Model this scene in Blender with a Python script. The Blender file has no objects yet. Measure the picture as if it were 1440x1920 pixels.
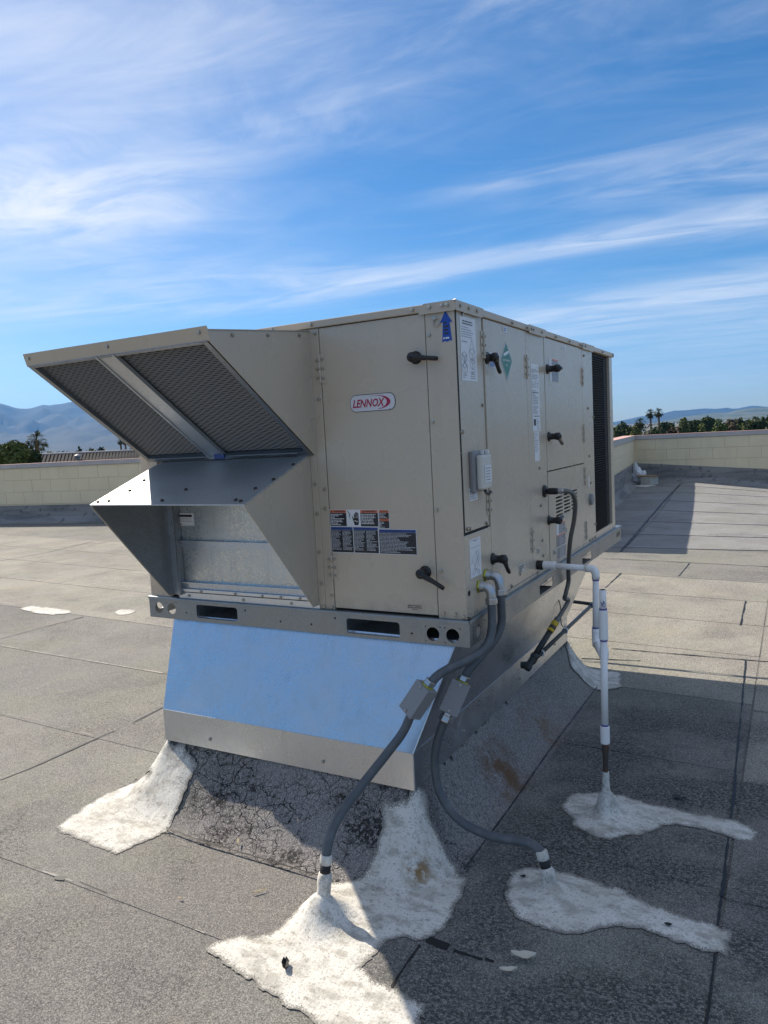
import bpy, bmesh, math, random
import numpy as np
from mathutils import Vector, Matrix, noise, geometry
random.seed(7); rng = np.random.default_rng(7)
R = math.radians
scene = bpy.context.scene
COL = scene.collection

# ------------------------------------------------------------------ camera
EYE = Vector((1.0693, -2.5085, 1.5988)); FPX = 1392.0
YAW, PITCH, ROLL = -0.5089, 0.1012, -0.0533
fw = Vector((math.sin(YAW)*math.cos(PITCH), math.cos(YAW)*math.cos(PITCH), -math.sin(PITCH)))
rt = Vector((math.cos(YAW), -math.sin(YAW), 0)); up = rt.cross(fw)
rt2 = rt*math.cos(ROLL)+up*math.sin(ROLL); up2 = up*math.cos(ROLL)-rt*math.sin(ROLL)
cd = bpy.data.cameras.new('camera'); cam = bpy.data.objects.new('camera', cd); COL.objects.link(cam)
cd.sensor_fit = 'VERTICAL'; cd.sensor_height = 24.0; cd.lens = 24.0*FPX/1920.0
cd.clip_start = 0.05; cd.clip_end = 90000
cam.matrix_world = Matrix(((rt2.x, up2.x, -fw.x, EYE.x), (rt2.y, up2.y, -fw.y, EYE.y), (rt2.z, up2.z, -fw.z, EYE.z), (0, 0, 0, 1)))
scene.camera = cam

# ------------------------------------------------------------------ light, sky, exposure
SUN = Vector((-1.0, 0.28, 0.83)).normalized()
SUN_EL = math.asin(SUN.z); SUN_ROT = math.atan2(SUN.x, SUN.y)
ld = bpy.data.lights.new('sun', 'SUN'); ld.energy = 3.25; ld.angle = R(0.53); ld.color = (1.0, 0.90, 0.76)
sun = bpy.data.objects.new('sun', ld); COL.objects.link(sun)
sun.rotation_euler = (-SUN).to_track_quat('-Z', 'Y').to_euler()
scene.view_settings.view_transform = 'Standard'; scene.view_settings.look = 'None'
scene.view_settings.exposure = 1.22; scene.view_settings.gamma = 1.0; scene.view_settings.use_curve_mapping = False
scene.cycles.max_bounces = 6; scene.cycles.volume_bounces = 0

world = bpy.data.worlds.new('World'); scene.world = world; world.use_nodes = True
def build_sky():
    nt = world.node_tree; N = nt.nodes; L = nt.links; N.clear()
    out = N.new('ShaderNodeOutputWorld'); bg = N.new('ShaderNodeBackground'); bg.inputs['Strength'].default_value = 0.056
    L.new(bg.outputs[0], out.inputs[0])
    sky = N.new('ShaderNodeTexSky'); sky.sky_type = 'NISHITA'; sky.sun_disc = False
    sky.sun_elevation = SUN_EL; sky.sun_rotation = SUN_ROT; sky.altitude = 1200; sky.air_density = 1.0; sky.dust_density = 1.0; sky.ozone_density = 3.0
    tc = N.new('ShaderNodeTexCoord'); sep = N.new('ShaderNodeSeparateXYZ'); L.new(tc.outputs['Generated'], sep.inputs[0])
    def m(op, a, b=None, c=None):
        n = N.new('ShaderNodeMath'); n.operation = op
        for i, v in enumerate((a, b, c)):
            if v is None: continue
            if isinstance(v, (int, float)): n.inputs[i].default_value = v
            else: L.new(v, n.inputs[i])
        return n.outputs[0]
    # the cirrus layer: directions projected on a level sheet of cloud
    zz = m('ADD', m('MAXIMUM', sep.outputs[2], 0.0), 0.08)
    comb = N.new('ShaderNodeCombineXYZ')
    L.new(m('DIVIDE', sep.outputs[0], zz), comb.inputs[0]); L.new(m('DIVIDE', sep.outputs[1], zz), comb.inputs[1])
    P = comb.outputs[0]
    def noise_at(vec, scale, detail, rough, dist=0.0):
        n = N.new('ShaderNodeTexNoise'); L.new(vec, n.inputs['Vector'])
        n.inputs['Scale'].default_value = scale; n.inputs['Detail'].default_value = detail
        n.inputs['Roughness'].default_value = rough; n.inputs['Distortion'].default_value = dist
        return n.outputs['Fac']
    def mapped(vec, rot, sx, sy, loc=(0, 0)):
        n = N.new('ShaderNodeMapping'); n.vector_type = 'TEXTURE'; L.new(vec, n.inputs[0])
        n.inputs['Location'].default_value = (loc[0], loc[1], 0); n.inputs['Rotation'].default_value = (0, 0, rot); n.inputs['Scale'].default_value = (sx, sy, 1)
        return n.outputs[0]
    def ramp(v, a, b, lo=0.0, hi=1.0):
        n = N.new('ShaderNodeMapRange'); n.interpolation_type = 'SMOOTHSTEP'; L.new(v, n.inputs[0])
        n.inputs[1].default_value = a; n.inputs[2].default_value = b; n.inputs[3].default_value = lo; n.inputs[4].default_value = hi
        return n.outputs[0]
    ST = R(8)
    wisps = noise_at(mapped(P, ST, 1.9, 0.50), 2.1, 9, 0.58, 1.1)
    wisps2 = noise_at(mapped(P, R(14), 1.5, 0.55, (4, 2)), 1.7, 9, 0.62, 1.2)
    puff = noise_at(mapped(P, R(24), 1.3, 0.8, (1, 7)), 2.8, 10, 0.62, 0.8)
    total = None
    #          centre        axis  long  wide  amount tex  lo  hi  floor
    blobs = [((-2.05, 1.62), 33, 0.70, 0.46, 1.0, puff, .32, .68, .3), ((-1.72, 1.20), 30, 0.9, 0.55, 0.45, puff, .30, .75, .3), ((-2.9, 1.7), 40, 1.6, 0.8, 0.6, puff, .34, .7, .3),
             ((-1.15, 1.25), 18, 0.95, 0.42, 0.42, wisps2, .32, .72, .2), ((-1.20, 1.62), 22, 0.75, 0.30, 0.30, puff, .34, .7, .1), ((-.25, 1.55), 10, .9, .35, .22, wisps2, .34, .7, .1),
             ((-1.05, 3.12), 2, 1.5, 0.19, 0.55, wisps, .30, .70, .15), ((0.0, 3.22), 4, 1.0, 0.32, 0.58, wisps, .30, .72, .2), ((-2.05, 3.02), 6, 1.0, 0.28, 0.40, wisps, .36, .66, .1),
             ((-0.40, 4.3), -3, 2.0, 0.55, 0.72, wisps, .26, .68, .3), ((-0.10, 2.62), 6, 0.9, 0.36, 0.40, wisps, .36, .66, .1), ((-0.75, 2.40), 6, 0.45, 0.12, 0.30, wisps, .36, .62, .2),
             ((-2.7, 2.55), 22, 1.6, 0.40, 0.50, wisps2, .36, .66, .1), ((-2.5, 4.6), 10, 2.4, 0.9, 0.45, wisps, .34, .66, .15), ((1.4, 5.2), 0, 2.6, 1.4, 0.55, wisps, .34, .66, .3), ((-1.0, 7.5), 0, 5.0, 2.6, 0.45, wisps, .34, .66, .4), ((1.8, 2.2), 0, 1.5, 0.5, 0.4, wisps, .38, .7, .1), ((-5.5, 1.4), 0, 2.5, 2.0, 0.5, puff, .36, .7, .2), ((1.0, -2.0), 30, 2.5, 1.2, 0.4, wisps2, .36, .7, .15), ((-.6, .2), 20, 1.1, .6, .5, wisps2, .34, .7, .25), ((-3.2, -.8), 20, 2.2, 1.2, .5, puff, .34, .7, .2), ((.9, .6), 10, 1.0, .5, .35, wisps, .34, .7, .2)]  # the last blobs, overhead and behind, are added out of view for white fill
    for (c, ang, lo, wi, amt, tex, t0, t1, fl) in blobs:
        v = N.new('ShaderNodeVectorMath'); v.operation = 'LENGTH'; L.new(mapped(P, R(ang), lo, wi, c), v.inputs[0])
        d = ramp(v.outputs['Value'], 0.05, 1.3, 1.0, 0.0)
        t = m('MULTIPLY', m('MULTIPLY', d, ramp(tex, t0-.03, t1+.06, fl, 1.0)), amt*.86)
        total = t if total is None else m('ADD', total, m('MULTIPLY', t, m('SUBTRACT', 1.0, total)))
    veil = m('MULTIPLY', ramp(wisps2, .42, .8), 0.09)
    # cirrus added overhead and behind, out of view, as pale fill for the shade
    ahead = N.new('ShaderNodeVectorMath'); ahead.operation = 'DOT_PRODUCT'; L.new(tc.outputs['Generated'], ahead.inputs[0]); ahead.inputs[1].default_value = (-.46, .83, .30)
    fill_cover = m('MULTIPLY', m('MULTIPLY', ramp(ahead.outputs['Value'], .60, .88, 1.0, 0.0), ramp(sep.outputs[2], .22, .50)), ramp(puff, .28, .62, .30, .80))
    veil = m('MAXIMUM', veil, m('MULTIPLY', fill_cover, .50))
    total = m('MINIMUM', m('ADD', total, veil), 0.92)
    total = m('MULTIPLY', total, ramp(sep.outputs[2], 0.0, 0.06))
    mix = N.new('ShaderNodeMix'); mix.data_type = 'RGBA'; L.new(total, mix.inputs[0]); L.new(sky.outputs[0], mix.inputs[6])
    mix.inputs[7].default_value = (8.4, 8.4, 8.5, 1)
    hs = N.new('ShaderNodeHueSaturation'); hs.inputs['Saturation'].default_value = 1.30; L.new(mix.outputs[2], hs.inputs['Color'])
    L.new(hs.outputs[0], bg.inputs[0])
build_sky()

# ------------------------------------------------------------------ small helpers
def ray(px, py):
    return (rt2*((px-720)/FPX) - up2*((py-960)/FPX) + fw)
def at_z(px, py, z=0.0):
    d = ray(px, py); return EYE + d*((z-EYE.z)/d.z)
def far(px, py, dist):                                   # a point on a bearing at a given horizontal distance
    d = ray(px, py); return EYE + d*(dist/math.hypot(d.x, d.y))

def tag(o, label=None, cat=None, group=None, kind=None):
    if label: o['label'] = label
    if cat: o['category'] = cat
    if group: o['group'] = group
    if kind: o['kind'] = kind
    return o
def thing(name, loc, label, cat, group=None):
    o = bpy.data.objects.new(name, None); COL.objects.link(o); o.location = loc; o.empty_display_size = 0.1
    return tag(o, label, cat, group)
def wloc(o):
    v = Vector(o.location)
    return v
ORIGIN = {}
def adopt(o, parent):
    # every mesh here is drawn in world coordinates: cancel the parent's place
    o.parent = parent
    base = ORIGIN.get(parent.name, Vector(parent.location)); ORIGIN[o.name] = base
    o.matrix_parent_inverse = Matrix.Translation(-base) if parent.type == 'EMPTY' else Matrix.Identity(4)

class MB:
    def __init__(self): self.v = []; self.f = []
    def add(self, vs, fs):
        n = len(self.v); self.v += [tuple(v) for v in vs]; self.f += [tuple(i+n for i in f) for f in fs]; return self
    def box(self, x0, x1, y0, y1, z0, z1, M=None):
        vs = [Vector((x, y, z)) for z in (z0, z1) for y in (y0, y1) for x in (x0, x1)]
        if M is not None: vs = [M(v) if callable(M) else M@v for v in vs]
        return self.add(vs, [(0, 2, 3, 1), (4, 5, 7, 6), (0, 1, 5, 4), (2, 6, 7, 3), (0, 4, 6, 2), (1, 3, 7, 5)])
    def fbox(self, M, u0, u1, v0, v1, w0, w1):            # box in the coordinates of a face
        return self.add([M(u, v, w) for w in (w0, w1) for v in (v0, v1) for u in (u0, u1)],
                        [(0, 2, 3, 1), (4, 5, 7, 6), (0, 1, 5, 4), (2, 6, 7, 3), (0, 4, 6, 2), (1, 3, 7, 5)])
    def prism(self, M, poly, w0, w1):                     # polygon (u,v) thickened along w
        return self.plate(M, poly, [], w0, w1)
    def plate(self, M, outline, holes, w0, w1):
        loops = [outline]+holes
        flat = [p for l in loops for p in l]
        tris = geometry.tessellate_polygon([[Vector((p[0], p[1], 0)) for p in l] for l in loops])
        n = len(flat)
        fs = [tuple(t) for t in tris] + [tuple(i+n for i in reversed(t)) for t in tris]
        k = 0
        for l in loops:
            m = len(l)
            for i in range(m):
                a, b = k+i, k+(i+1) % m
                fs.append((a, b, b+n, a+n))
            k += m
        return self.add([M(p[0], p[1], w0) for p in flat]+[M(p[0], p[1], w1) for p in flat], fs)
    def tube(self, pts, r, n=12, cap=True, rib=0.0, ribstep=2):
        pts = [Vector(p) for p in pts]; N = len(pts)
        rs = r if isinstance(r, (list, tuple)) else [r]*N
        t0 = (pts[1]-pts[0]).normalized(); a = Vector((0, 0, 1)) if abs(t0.z) < .9 else Vector((1, 0, 0))
        nrm = t0.cross(a).normalized(); vs = []
        for i, p in enumerate(pts):
            t = (pts[min(i+1, N-1)]-pts[max(i-1, 0)]).normalized()
            nrm = (nrm-t*nrm.dot(t)).normalized(); b = t.cross(nrm)
            rr = rs[i]*(1+(rib if (i//1) % ribstep == 0 else 0))
            for k in range(n):
                q = 2*math.pi*k/n; vs.append(p+(nrm*math.cos(q)+b*math.sin(q))*rr)
        fs = [(i*n+k, i*n+(k+1) % n, (i+1)*n+(k+1) % n, (i+1)*n+k) for i in range(N-1) for k in range(n)]
        if cap: fs += [tuple(reversed(range(n))), tuple(range((N-1)*n, N*n))]
        return self.add(vs, fs)
    def lathe(self, base, axis, prof, n=16, jit=0.0):     # prof: (radius, distance along the axis)
        ax = Vector(axis).normalized(); a = Vector((0, 0, 1)) if abs(ax.z) < .9 else Vector((1, 0, 0))
        u = ax.cross(a).normalized(); w = ax.cross(u); base = Vector(base); vs = []
        for (r, d) in prof:
            for k in range(n):
                q = 2*math.pi*k/n; p = base+ax*d+(u*math.cos(q)+w*math.sin(q))*r
                if jit: p += (p-base-ax*d)*(noise.noise(p*38)*jit + noise.noise(p*14)*jit)
                vs.append(p)
        m = len(prof)
        fs = [(i*n+k, i*n+(k+1) % n, (i+1)*n+(k+1) % n, (i+1)*n+k) for i in range(m-1) for k in range(n)]
        fs += [tuple(reversed(range(n))), tuple(range((m-1)*n, m*n))]
        return self.add(vs, fs)
    def screw(self, M, u, v, r=0.0065, w=0.0):
        c = M(u, v, w); ax = M(u, v, w+1)-c
        return self.lathe(c, ax, [(r*1.35, 0), (r*1.35, .0012), (r, .0014), (r, .006), (r*.7, .0068)], 6)
    def build(self, name, mat, parent=None, smooth=False, bevel=0.0, fix=True):
        me = bpy.data.meshes.new(name); me.from_pydata(self.v, [], self.f)
        if fix:
            bm = bmesh.new(); bm.from_mesh(me); bmesh.ops.recalc_face_normals(bm, faces=bm.faces); bm.to_mesh(me); bm.free()
        if smooth: me.polygons.foreach_set('use_smooth', [True]*len(me.polygons))
        me.materials.append(mat); me.update()
        o = bpy.data.objects.new(name, me); COL.objects.link(o)
        if parent is not None: adopt(o, parent)
        if bevel:
            b = o.modifiers.new('bevel', 'BEVEL'); b.width = bevel; b.segments = 2; b.limit_method = 'ANGLE'; b.angle_limit = R(40)
        return o

def catmull(pts, step=0.012):
    P = [Vector(p) for p in pts]; P = [P[0]*2-P[1]]+P+[P[-1]*2-P[-2]]; out = []
    for i in range(1, len(P)-2):
        a, b, c, d = P[i-1:i+3]; n = max(2, int((c-b).length/step))
        for k in range(n):
            t = k/n
            out.append(0.5*((2*b)+(c-a)*t+(2*a-5*b+4*c-d)*t*t+(3*b-a-3*c+d)*t**3))
    out.append(P[-2]); return out

def text_mesh(s, size, M, u, v, w, mat, parent, name='lettering', shear=0.0, sx=1.0, bold=0.0, align='CENTER'):
    cu = bpy.data.curves.new('text', 'FONT'); cu.body = s; cu.size = size; cu.shear = shear; cu.offset = bold
    cu.align_x = align; cu.align_y = 'CENTER'; cu.resolution_u = 2; cu.space_line = 1.0
    to = bpy.data.objects.new('text', cu); COL.objects.link(to)
    dg = bpy.context.evaluated_depsgraph_get(); me = bpy.data.meshes.new_from_object(to.evaluated_get(dg), depsgraph=dg)
    bpy.data.objects.remove(to); bpy.data.curves.remove(cu)
    for vx in me.vertices: vx.co = M(u+vx.co.x*sx, v+vx.co.y, w)
    me.name = name; me.materials.clear(); me.materials.append(mat)
    o = bpy.data.objects.new(name, me); COL.objects.link(o)
    if parent is not None: adopt(o, parent)
    return o

# ------------------------------------------------------------------ materials
def mat(name, base=(.5, .5, .5), rough=.5, metal=0.0, spec=.5):
    m = bpy.data.materials.new(name); m.use_nodes = True
    b = m.node_tree.nodes['Principled BSDF']
    b.inputs['Base Color'].default_value = (*base, 1); b.inputs['Roughness'].default_value = rough
    b.inputs['Metallic'].default_value = metal; b.inputs['Specular IOR Level'].default_value = spec
    return m
class NT:
    def __init__(s, m): s.t = m.node_tree; s.b = s.t.nodes['Principled BSDF']; s.co = s.new('ShaderNodeNewGeometry').outputs['Position']
    def new(s, k): return s.t.nodes.new(k)
    def link(s, a, b): s.t.links.new(a, b)
    def set(s, sock, v):
        if hasattr(v, 'is_output'): s.link(v, sock)
        elif isinstance(v, tuple) and len(v) == 3 and sock.type == 'RGBA': sock.default_value = (*v, 1)
        else: sock.default_value = v
    def noise(s, scale, detail=4, rough=.55, dist=0, co=None, col=False):
        n = s.new('ShaderNodeTexNoise'); s.link(co or s.co, n.inputs['Vector']); n.inputs['Scale'].default_value = scale
        n.inputs['Detail'].default_value = detail; n.inputs['Roughness'].default_value = rough; n.inputs['Distortion'].default_value = dist
        return n.outputs['Color' if col else 'Fac']
    def vor(s, scale, feature='F1', co=None, out='Distance', rand=1.0):
        n = s.new('ShaderNodeTexVoronoi'); n.feature = feature; s.link(co or s.co, n.inputs['Vector']); n.inputs['Scale'].default_value = scale
        n.inputs['Randomness'].default_value = rand
        return n.outputs[out]
    def map(s, sc=(1, 1, 1), rot=(0, 0, 0), loc=(0, 0, 0), co=None):
        n = s.new('ShaderNodeMapping'); s.link(co or s.co, n.inputs[0]); n.inputs['Scale'].default_value = sc
        n.inputs['Rotation'].default_value = rot; n.inputs['Location'].default_value = loc; return n.outputs[0]
    def rmp(s, v, a, b, lo=0.0, hi=1.0):
        n = s.new('ShaderNodeMapRange'); n.interpolation_type = 'SMOOTHSTEP'; s.link(v, n.inputs[0])
        for i, x in zip((1, 2, 3, 4), (a, b, lo, hi)): n.inputs[i].default_value = x
        return n.outputs[0]
    def mix(s, f, a, b, mode='MIX'):
        n = s.new('ShaderNodeMix'); n.data_type = 'RGBA'; n.blend_type = mode
        s.set(n.inputs[0], f); s.set(n.inputs[6], a); s.set(n.inputs[7], b); return n.outputs[2]
    def m(s, op, a, b=0.0):
        n = s.new('ShaderNodeMath'); n.operation = op; s.set(n.inputs[0], a); s.set(n.inputs[1], b); return n.outputs[0]
    def bump(s, h, strength=.3, dist=.002, nrm=None):
        n = s.new('ShaderNodeBump'); n.inputs['Strength'].default_value = strength; n.inputs['Distance'].default_value = dist
        s.link(h, n.inputs['Height'])
        if nrm: s.link(nrm, n.inputs['Normal'])
        return n.outputs[0]
    def color(s, c): s.link(c, s.b.inputs['Base Color'])
    def rough(s, v): s.link(v, s.b.inputs['Roughness'])
    def normal(s, v): s.link(v, s.b.inputs['Normal'])
    def objrand(s): return s.new('ShaderNodeObjectInfo').outputs['Random']
    def sep(s, co=None):
        n = s.new('ShaderNodeSeparateXYZ'); s.link(co or s.co, n.inputs[0]); return n.outputs

M = {}
def mk(name, *a, **k): M[name] = mat(name, *a, **k); return M[name]

# tan cabinet paint: faint orange peel, dust and rain streaks
m = mk('tan_paint', (.52, .445, .345), .42); t = NT(m)
st = t.noise(1.0, 6, .6, co=t.map((9, 9, 1.1)))
c = t.mix(t.rmp(st, .45, .75, 0, .42), (.52, .445, .345), (.45, .385, .30))
c = t.mix(t.rmp(t.noise(1.7, 3), .4, .75, 0, .3), c, (.55, .475, .375)); t.color(c)
z_ = t.sep()[2]; low = t.m('MULTIPLY', t.rmp(z_, .90, .99, 1, 0), t.rmp(t.noise(14, 5, .7), .35, .65)); c = t.mix(t.m('MULTIPLY', low, .45), c, (.25, .22, .175)); c = t.mix(t.m('MULTIPLY', t.rmp(t.noise(30, 6, .8), .70, .78), .25), c, (.24, .20, .15)); t.color(c)
t.rough(t.rmp(t.noise(4, 3), .3, .8, .25, .31)); t.b.inputs['Specular IOR Level'].default_value = .65
t.normal(t.bump(t.noise(420, 2), .06, .001, t.bump(t.noise(2.2, 1), .07, .02)))
def galv(name, base=(.62, .64, .66), lo=.25, hi=.42, dirt=.25, wav=.25):
    m = mk(name, base, .35, 1.0); t = NT(m)
    sp = t.vor(150, out='Color'); n = t.new('ShaderNodeRGBToBW'); t.link(sp, n.inputs[0])
    streak = t.noise(1.0, 7, .65, co=t.map((26, 26, 2.2)))
    c = t.mix(t.rmp(n.outputs[0], .2, .8, 0, .16), base, tuple(x*.72 for x in base))
    c = t.mix(t.rmp(streak, .5, .8, 0, dirt), c, (.30, .29, .27)); c = t.mix(t.rmp(t.noise(5, 7, .7), .52, .8, 0, dirt), c, (.36, .35, .32)); t.color(c)
    r = t.m('ADD', t.rmp(n.outputs[0], .1, .9, lo, hi), t.rmp(t.noise(7, 6, .7), .4, .8, 0, .14)); t.rough(r)
    t.normal(t.bump(t.noise(140, 3), .05, .001, t.bump(t.noise(3.0, 2), wav, .02)))
galv('galvanised', (.60, .63, .67), .26, .38, .25, .35); galv('galvanised_rail', (.33, .345, .35), .38, .52, .5, .1); galv('galvanised_dull', (.33, .345, .36), .42, .58, .4, .2)
galv('galvanised_damper', (.64, .66, .65), .24, .44, .55, .4); galv('galvanised_bright', (.72, .74, .76), .28, .42, .12, .15)
galv('galvanised_hood', (.55, .56, .56), .40, .54, .15, .3); M['galvanised_hood'].node_tree.nodes['Principled BSDF'].inputs['Metallic'].default_value = .62
mk('dark_gap', (.012, .012, .013), .8); mk('black_plastic', (.012, .012, .014), .38)
mk('screw_zinc', (.45, .42, .36), .35, 1.0); mk('screw_dark', (.13, .12, .11), .45, 1.0)
mk('pvc', (.84, .83, .81), .42); t = NT(M['pvc']); t.color(t.mix(t.rmp(t.noise(14, 6, .7), .5, .78, 0, .5), (.85, .84, .82), (.64, .62, .59)))
mk('primer_violet', (.12, .10, .30), .5); mk('conduit_grey', (.085, .098, .108), .46); t = NT(M['conduit_grey'])
t.color(t.mix(t.rmp(t.noise(20, 5), .45, .75, 0, .6), (.08, .092, .102), (.15, .155, .155)))
mk('box_grey', (.235, .235, .24), .45); mk('fitting_zinc', (.46, .47, .48), .36, 1.0); mk('fitting_yellow', (.45, .47, .08), .35, 1.0)
mk('white_cover', (.60, .585, .53), .45); mk('label_white', (.74, .75, .76), .4); mk('label_black', (.018, .02, .026), .35); mk('label_grey', (.17, .19, .22), .4)
mk('label_navy', (.018, .055, .21), .35); mk('label_orange', (.66, .17, .07), .4); mk('label_green', (.035, .20, .145), .4); mk('ink', (.03, .03, .035), .5); mk('ink_pale', (.55, .57, .6), .5)
mk('ink_grey', (.30, .31, .33), .5); mk('logo_red', (.38, .012, .06), .35); mk('logo_silver', (.62, .62, .65), .35); mk('arrow_blue', (.012, .07, .38), .4); mk('label_lilac', (.19, .22, .42), .4)
mk('filter_wire', (.23, .235, .24), .5, .5); mk('filter_dark', (.028, .028, .03), .8); mk('coil_fin', (.010, .010, .012), .5, 0, .25)
mk('iron_pipe', (.10, .088, .078), .55, .6); t = NT(M['iron_pipe']); t.color(t.mix(t.rmp(t.noise(40, 5), .5, .7), (.10, .085, .075), (.20, .085, .035)))
mk('black_pipe', (.022, .026, .026), .42); mk('union_yellow', (.62, .42, .02), .45); mk('hose_grey', (.17, .165, .155), .42, .5); mk('zip_tie', (.72, .72, .72), .45)
mk('tar', (.008, .008, .008), .55); mk('lid_tan', (.52, .445, .345), .4)

# roofing: mineral granules, worn and stained
def granules(name, a, b, c_, dark=.5, cracks=False, rust=False):
    m = mk(name, a, .92, 0, .2); t = NT(m)
    big = t.noise(.55, 7, .62); mid = t.noise(2.4, 8, .66, .4); fine = t.noise(420, 2, .6); grit = t.vor(330, out='Color')
    bw = t.new('ShaderNodeRGBToBW'); t.link(grit, bw.inputs[0])
    col = t.mix(t.rmp(big, .36, .64), a, b); col = t.mix(t.rmp(mid, .46, .72, 0, .7), col, c_)
    col = t.mix(t.rmp(t.objrand(), 0, 1, 0, .22), col, (.10, .10, .10))
    col = t.mix(t.rmp(t.noise(1.1, 6, .65, co=t.map(loc=(5, 1, 2))), .46, .62, 0, .65), col, (.150, .134, .134)); col = t.mix(t.rmp(t.noise(.8, 6, .65, co=t.map(loc=(1, 9, 2))), .48, .64, 0, .6), col, (.175, .182, .138))
    col = t.mix(t.rmp(t.noise(1.9, 7, .7, co=t.map(loc=(7, 3, 2))), .53, .66, 0, .55), col, (.085, .085, .088))
    # grains: each a little lighter or darker
    col = t.mix(t.rmp(bw.outputs[0], .25, .9, 0, .6), col, tuple(min(1, x*2.2) for x in a))
    col = t.mix(t.rmp(t.noise(240, 3, .7), .48, .66, 0, .72), col, (.035, .034, .034))
    # worn spots where the granules are gone, plus ones that deepen the near right shadow
    wear_shade = t.m('MULTIPLY', t.rmp(t.noise(1.5, 5, .6, co=t.map(loc=(3, 8, 1))), .47, .62), t.rmp(t.noise(56, 6, .78, co=t.map((1, 1.4, 1))), .50, .60))
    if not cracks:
        sx = t.sep(); shade_zone = t.m('MULTIPLY', t.rmp(sx[0], -.35, .25), t.rmp(sx[1], 1.2, 2.6, 1, 0))
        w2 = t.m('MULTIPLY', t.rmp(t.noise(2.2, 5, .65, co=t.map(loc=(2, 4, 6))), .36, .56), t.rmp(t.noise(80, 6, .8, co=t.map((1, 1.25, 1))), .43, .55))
        wear_shade = t.m('MAXIMUM', wear_shade, t.m('MULTIPLY', w2, t.m('MULTIPLY', shade_zone, 1.3)))
    col = t.mix(t.m('MULTIPLY', wear_shade, dark), col, (.022, .022, .024))
    h = fine
    if cracks:
        wob = t.new('ShaderNodeVectorMath'); wob.operation = 'MULTIPLY_ADD'; t.link(t.noise(14, 4, .6, col=True), wob.inputs[0]); wob.inputs[1].default_value = (.05, .05, .05); t.link(t.co, wob.inputs[2])
        cr = t.vor(36, 'DISTANCE_TO_EDGE', co=wob.outputs[0]); cr2 = t.vor(13, 'DISTANCE_TO_EDGE', co=wob.outputs[0])
        s = t.sep(); front = t.rmp(s[1], -.10, -.04, 1, 0)
        area = t.m('MULTIPLY', front, t.rmp(t.noise(5, 4), .34, .52))
        line = t.m('MULTIPLY', t.m('MAXIMUM', t.rmp(cr, .008, .035, .8, 0), t.rmp(cr2, .005, .020, 1, 0)), area)
        col = t.mix(line, col, (.008, .008, .008))
        bald = t.m('MULTIPLY', front, t.m('MULTIPLY', t.rmp(t.noise(7, 6, .65, co=t.map((.6, 1, 1))), .50, .62), t.rmp(t.noise(60, 5, .7), .42, .52)))
        col = t.mix(t.m('MULTIPLY', bald, .85), col, (.012, .012, .013))
        h = t.m('SUBTRACT', fine, t.m('MULTIPLY', line, 1.5))
    if rust:
        v = t.new('ShaderNodeVectorMath'); v.operation = 'DISTANCE'; t.link(t.co, v.inputs[0]); v.inputs[1].default_value = (-.09, .52, .05)
        rs = t.m('MULTIPLY', t.rmp(v.outputs['Value'], .04, .24, 1, 0), t.rmp(t.noise(12, 5), .35, .6)); col = t.mix(t.m('MULTIPLY', rs, .8), col, (.13, .062, .018))
        v = t.new('ShaderNodeVectorMath'); v.operation = 'DISTANCE'; t.link(t.co, v.inputs[0]); v.inputs[1].default_value = (-.05, 1.1, .05)
        rs = t.m('MULTIPLY', t.rmp(v.outputs['Value'], .05, .3, 1, 0), t.rmp(t.noise(9, 5), .4, .65)); col = t.mix(t.m('MULTIPLY', rs, .5), col, (.17, .10, .04))
    t.color(col)
    t.normal(t.bump(h, .75, .0035, t.bump(t.noise(9, 5), .35, .02)))
    return m
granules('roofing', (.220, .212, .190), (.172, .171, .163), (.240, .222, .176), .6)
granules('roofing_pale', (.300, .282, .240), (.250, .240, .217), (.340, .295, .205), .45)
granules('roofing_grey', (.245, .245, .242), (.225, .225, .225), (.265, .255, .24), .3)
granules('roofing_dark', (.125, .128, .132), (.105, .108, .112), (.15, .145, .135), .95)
granules('skirt', (.255, .24, .228), (.215, .206, .198), (.28, .255, .225), .5, True, True)
m = mk('white_coating', (.70, .68, .62), .8, 0, .3); t = NT(m)
c = t.mix(t.rmp(t.noise(3, 7, .65), .4, .7), (.68, .66, .605), (.58, .555, .49))
c = t.mix(t.rmp(t.noise(9, 7, .7, co=t.map((1, 1.8, 1))), .45, .62, 0, .7), c, (.33, .31, .265))
c = t.mix(t.m('MULTIPLY', t.rmp(t.noise(110, 5, .78), .54, .63), .7), c, (.16, .155, .14)); c = t.mix(t.rmp(t.noise(26, 7, .75, co=t.map((1, 1.6, 1))), .55, .66, 0, .65), c, (.22, .205, .175))
a_ = t.new('ShaderNodeAttribute'); a_.attribute_name = 'wear'
wn = t.m('ADD', t.m('MULTIPLY', a_.outputs['Fac'], .42), t.m('MULTIPLY', t.noise(210, 3, .7), .75)); c = t.mix(t.rmp(wn, .62, .72), c, (.215, .205, .185))
v = t.new('ShaderNodeVectorMath'); v.operation = 'DISTANCE'; t.link(t.co, v.inputs[0]); v.inputs[1].default_value = (-.10, -.29, .06)
c = t.mix(t.m('MULTIPLY', t.rmp(v.outputs['Value'], .015, .095, 1, 0), t.rmp(t.noise(22, 5), .40, .58)), c, (.24, .15, .06)); t.color(c)
t.normal(t.bump(t.noise(190, 4, .7), .5, .003, t.bump(t.noise(1.0, 5, .6, co=t.map((60, 18, 30))), .5, .006)))
mk('bleached', (.33, .31, .275), .9)

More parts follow.
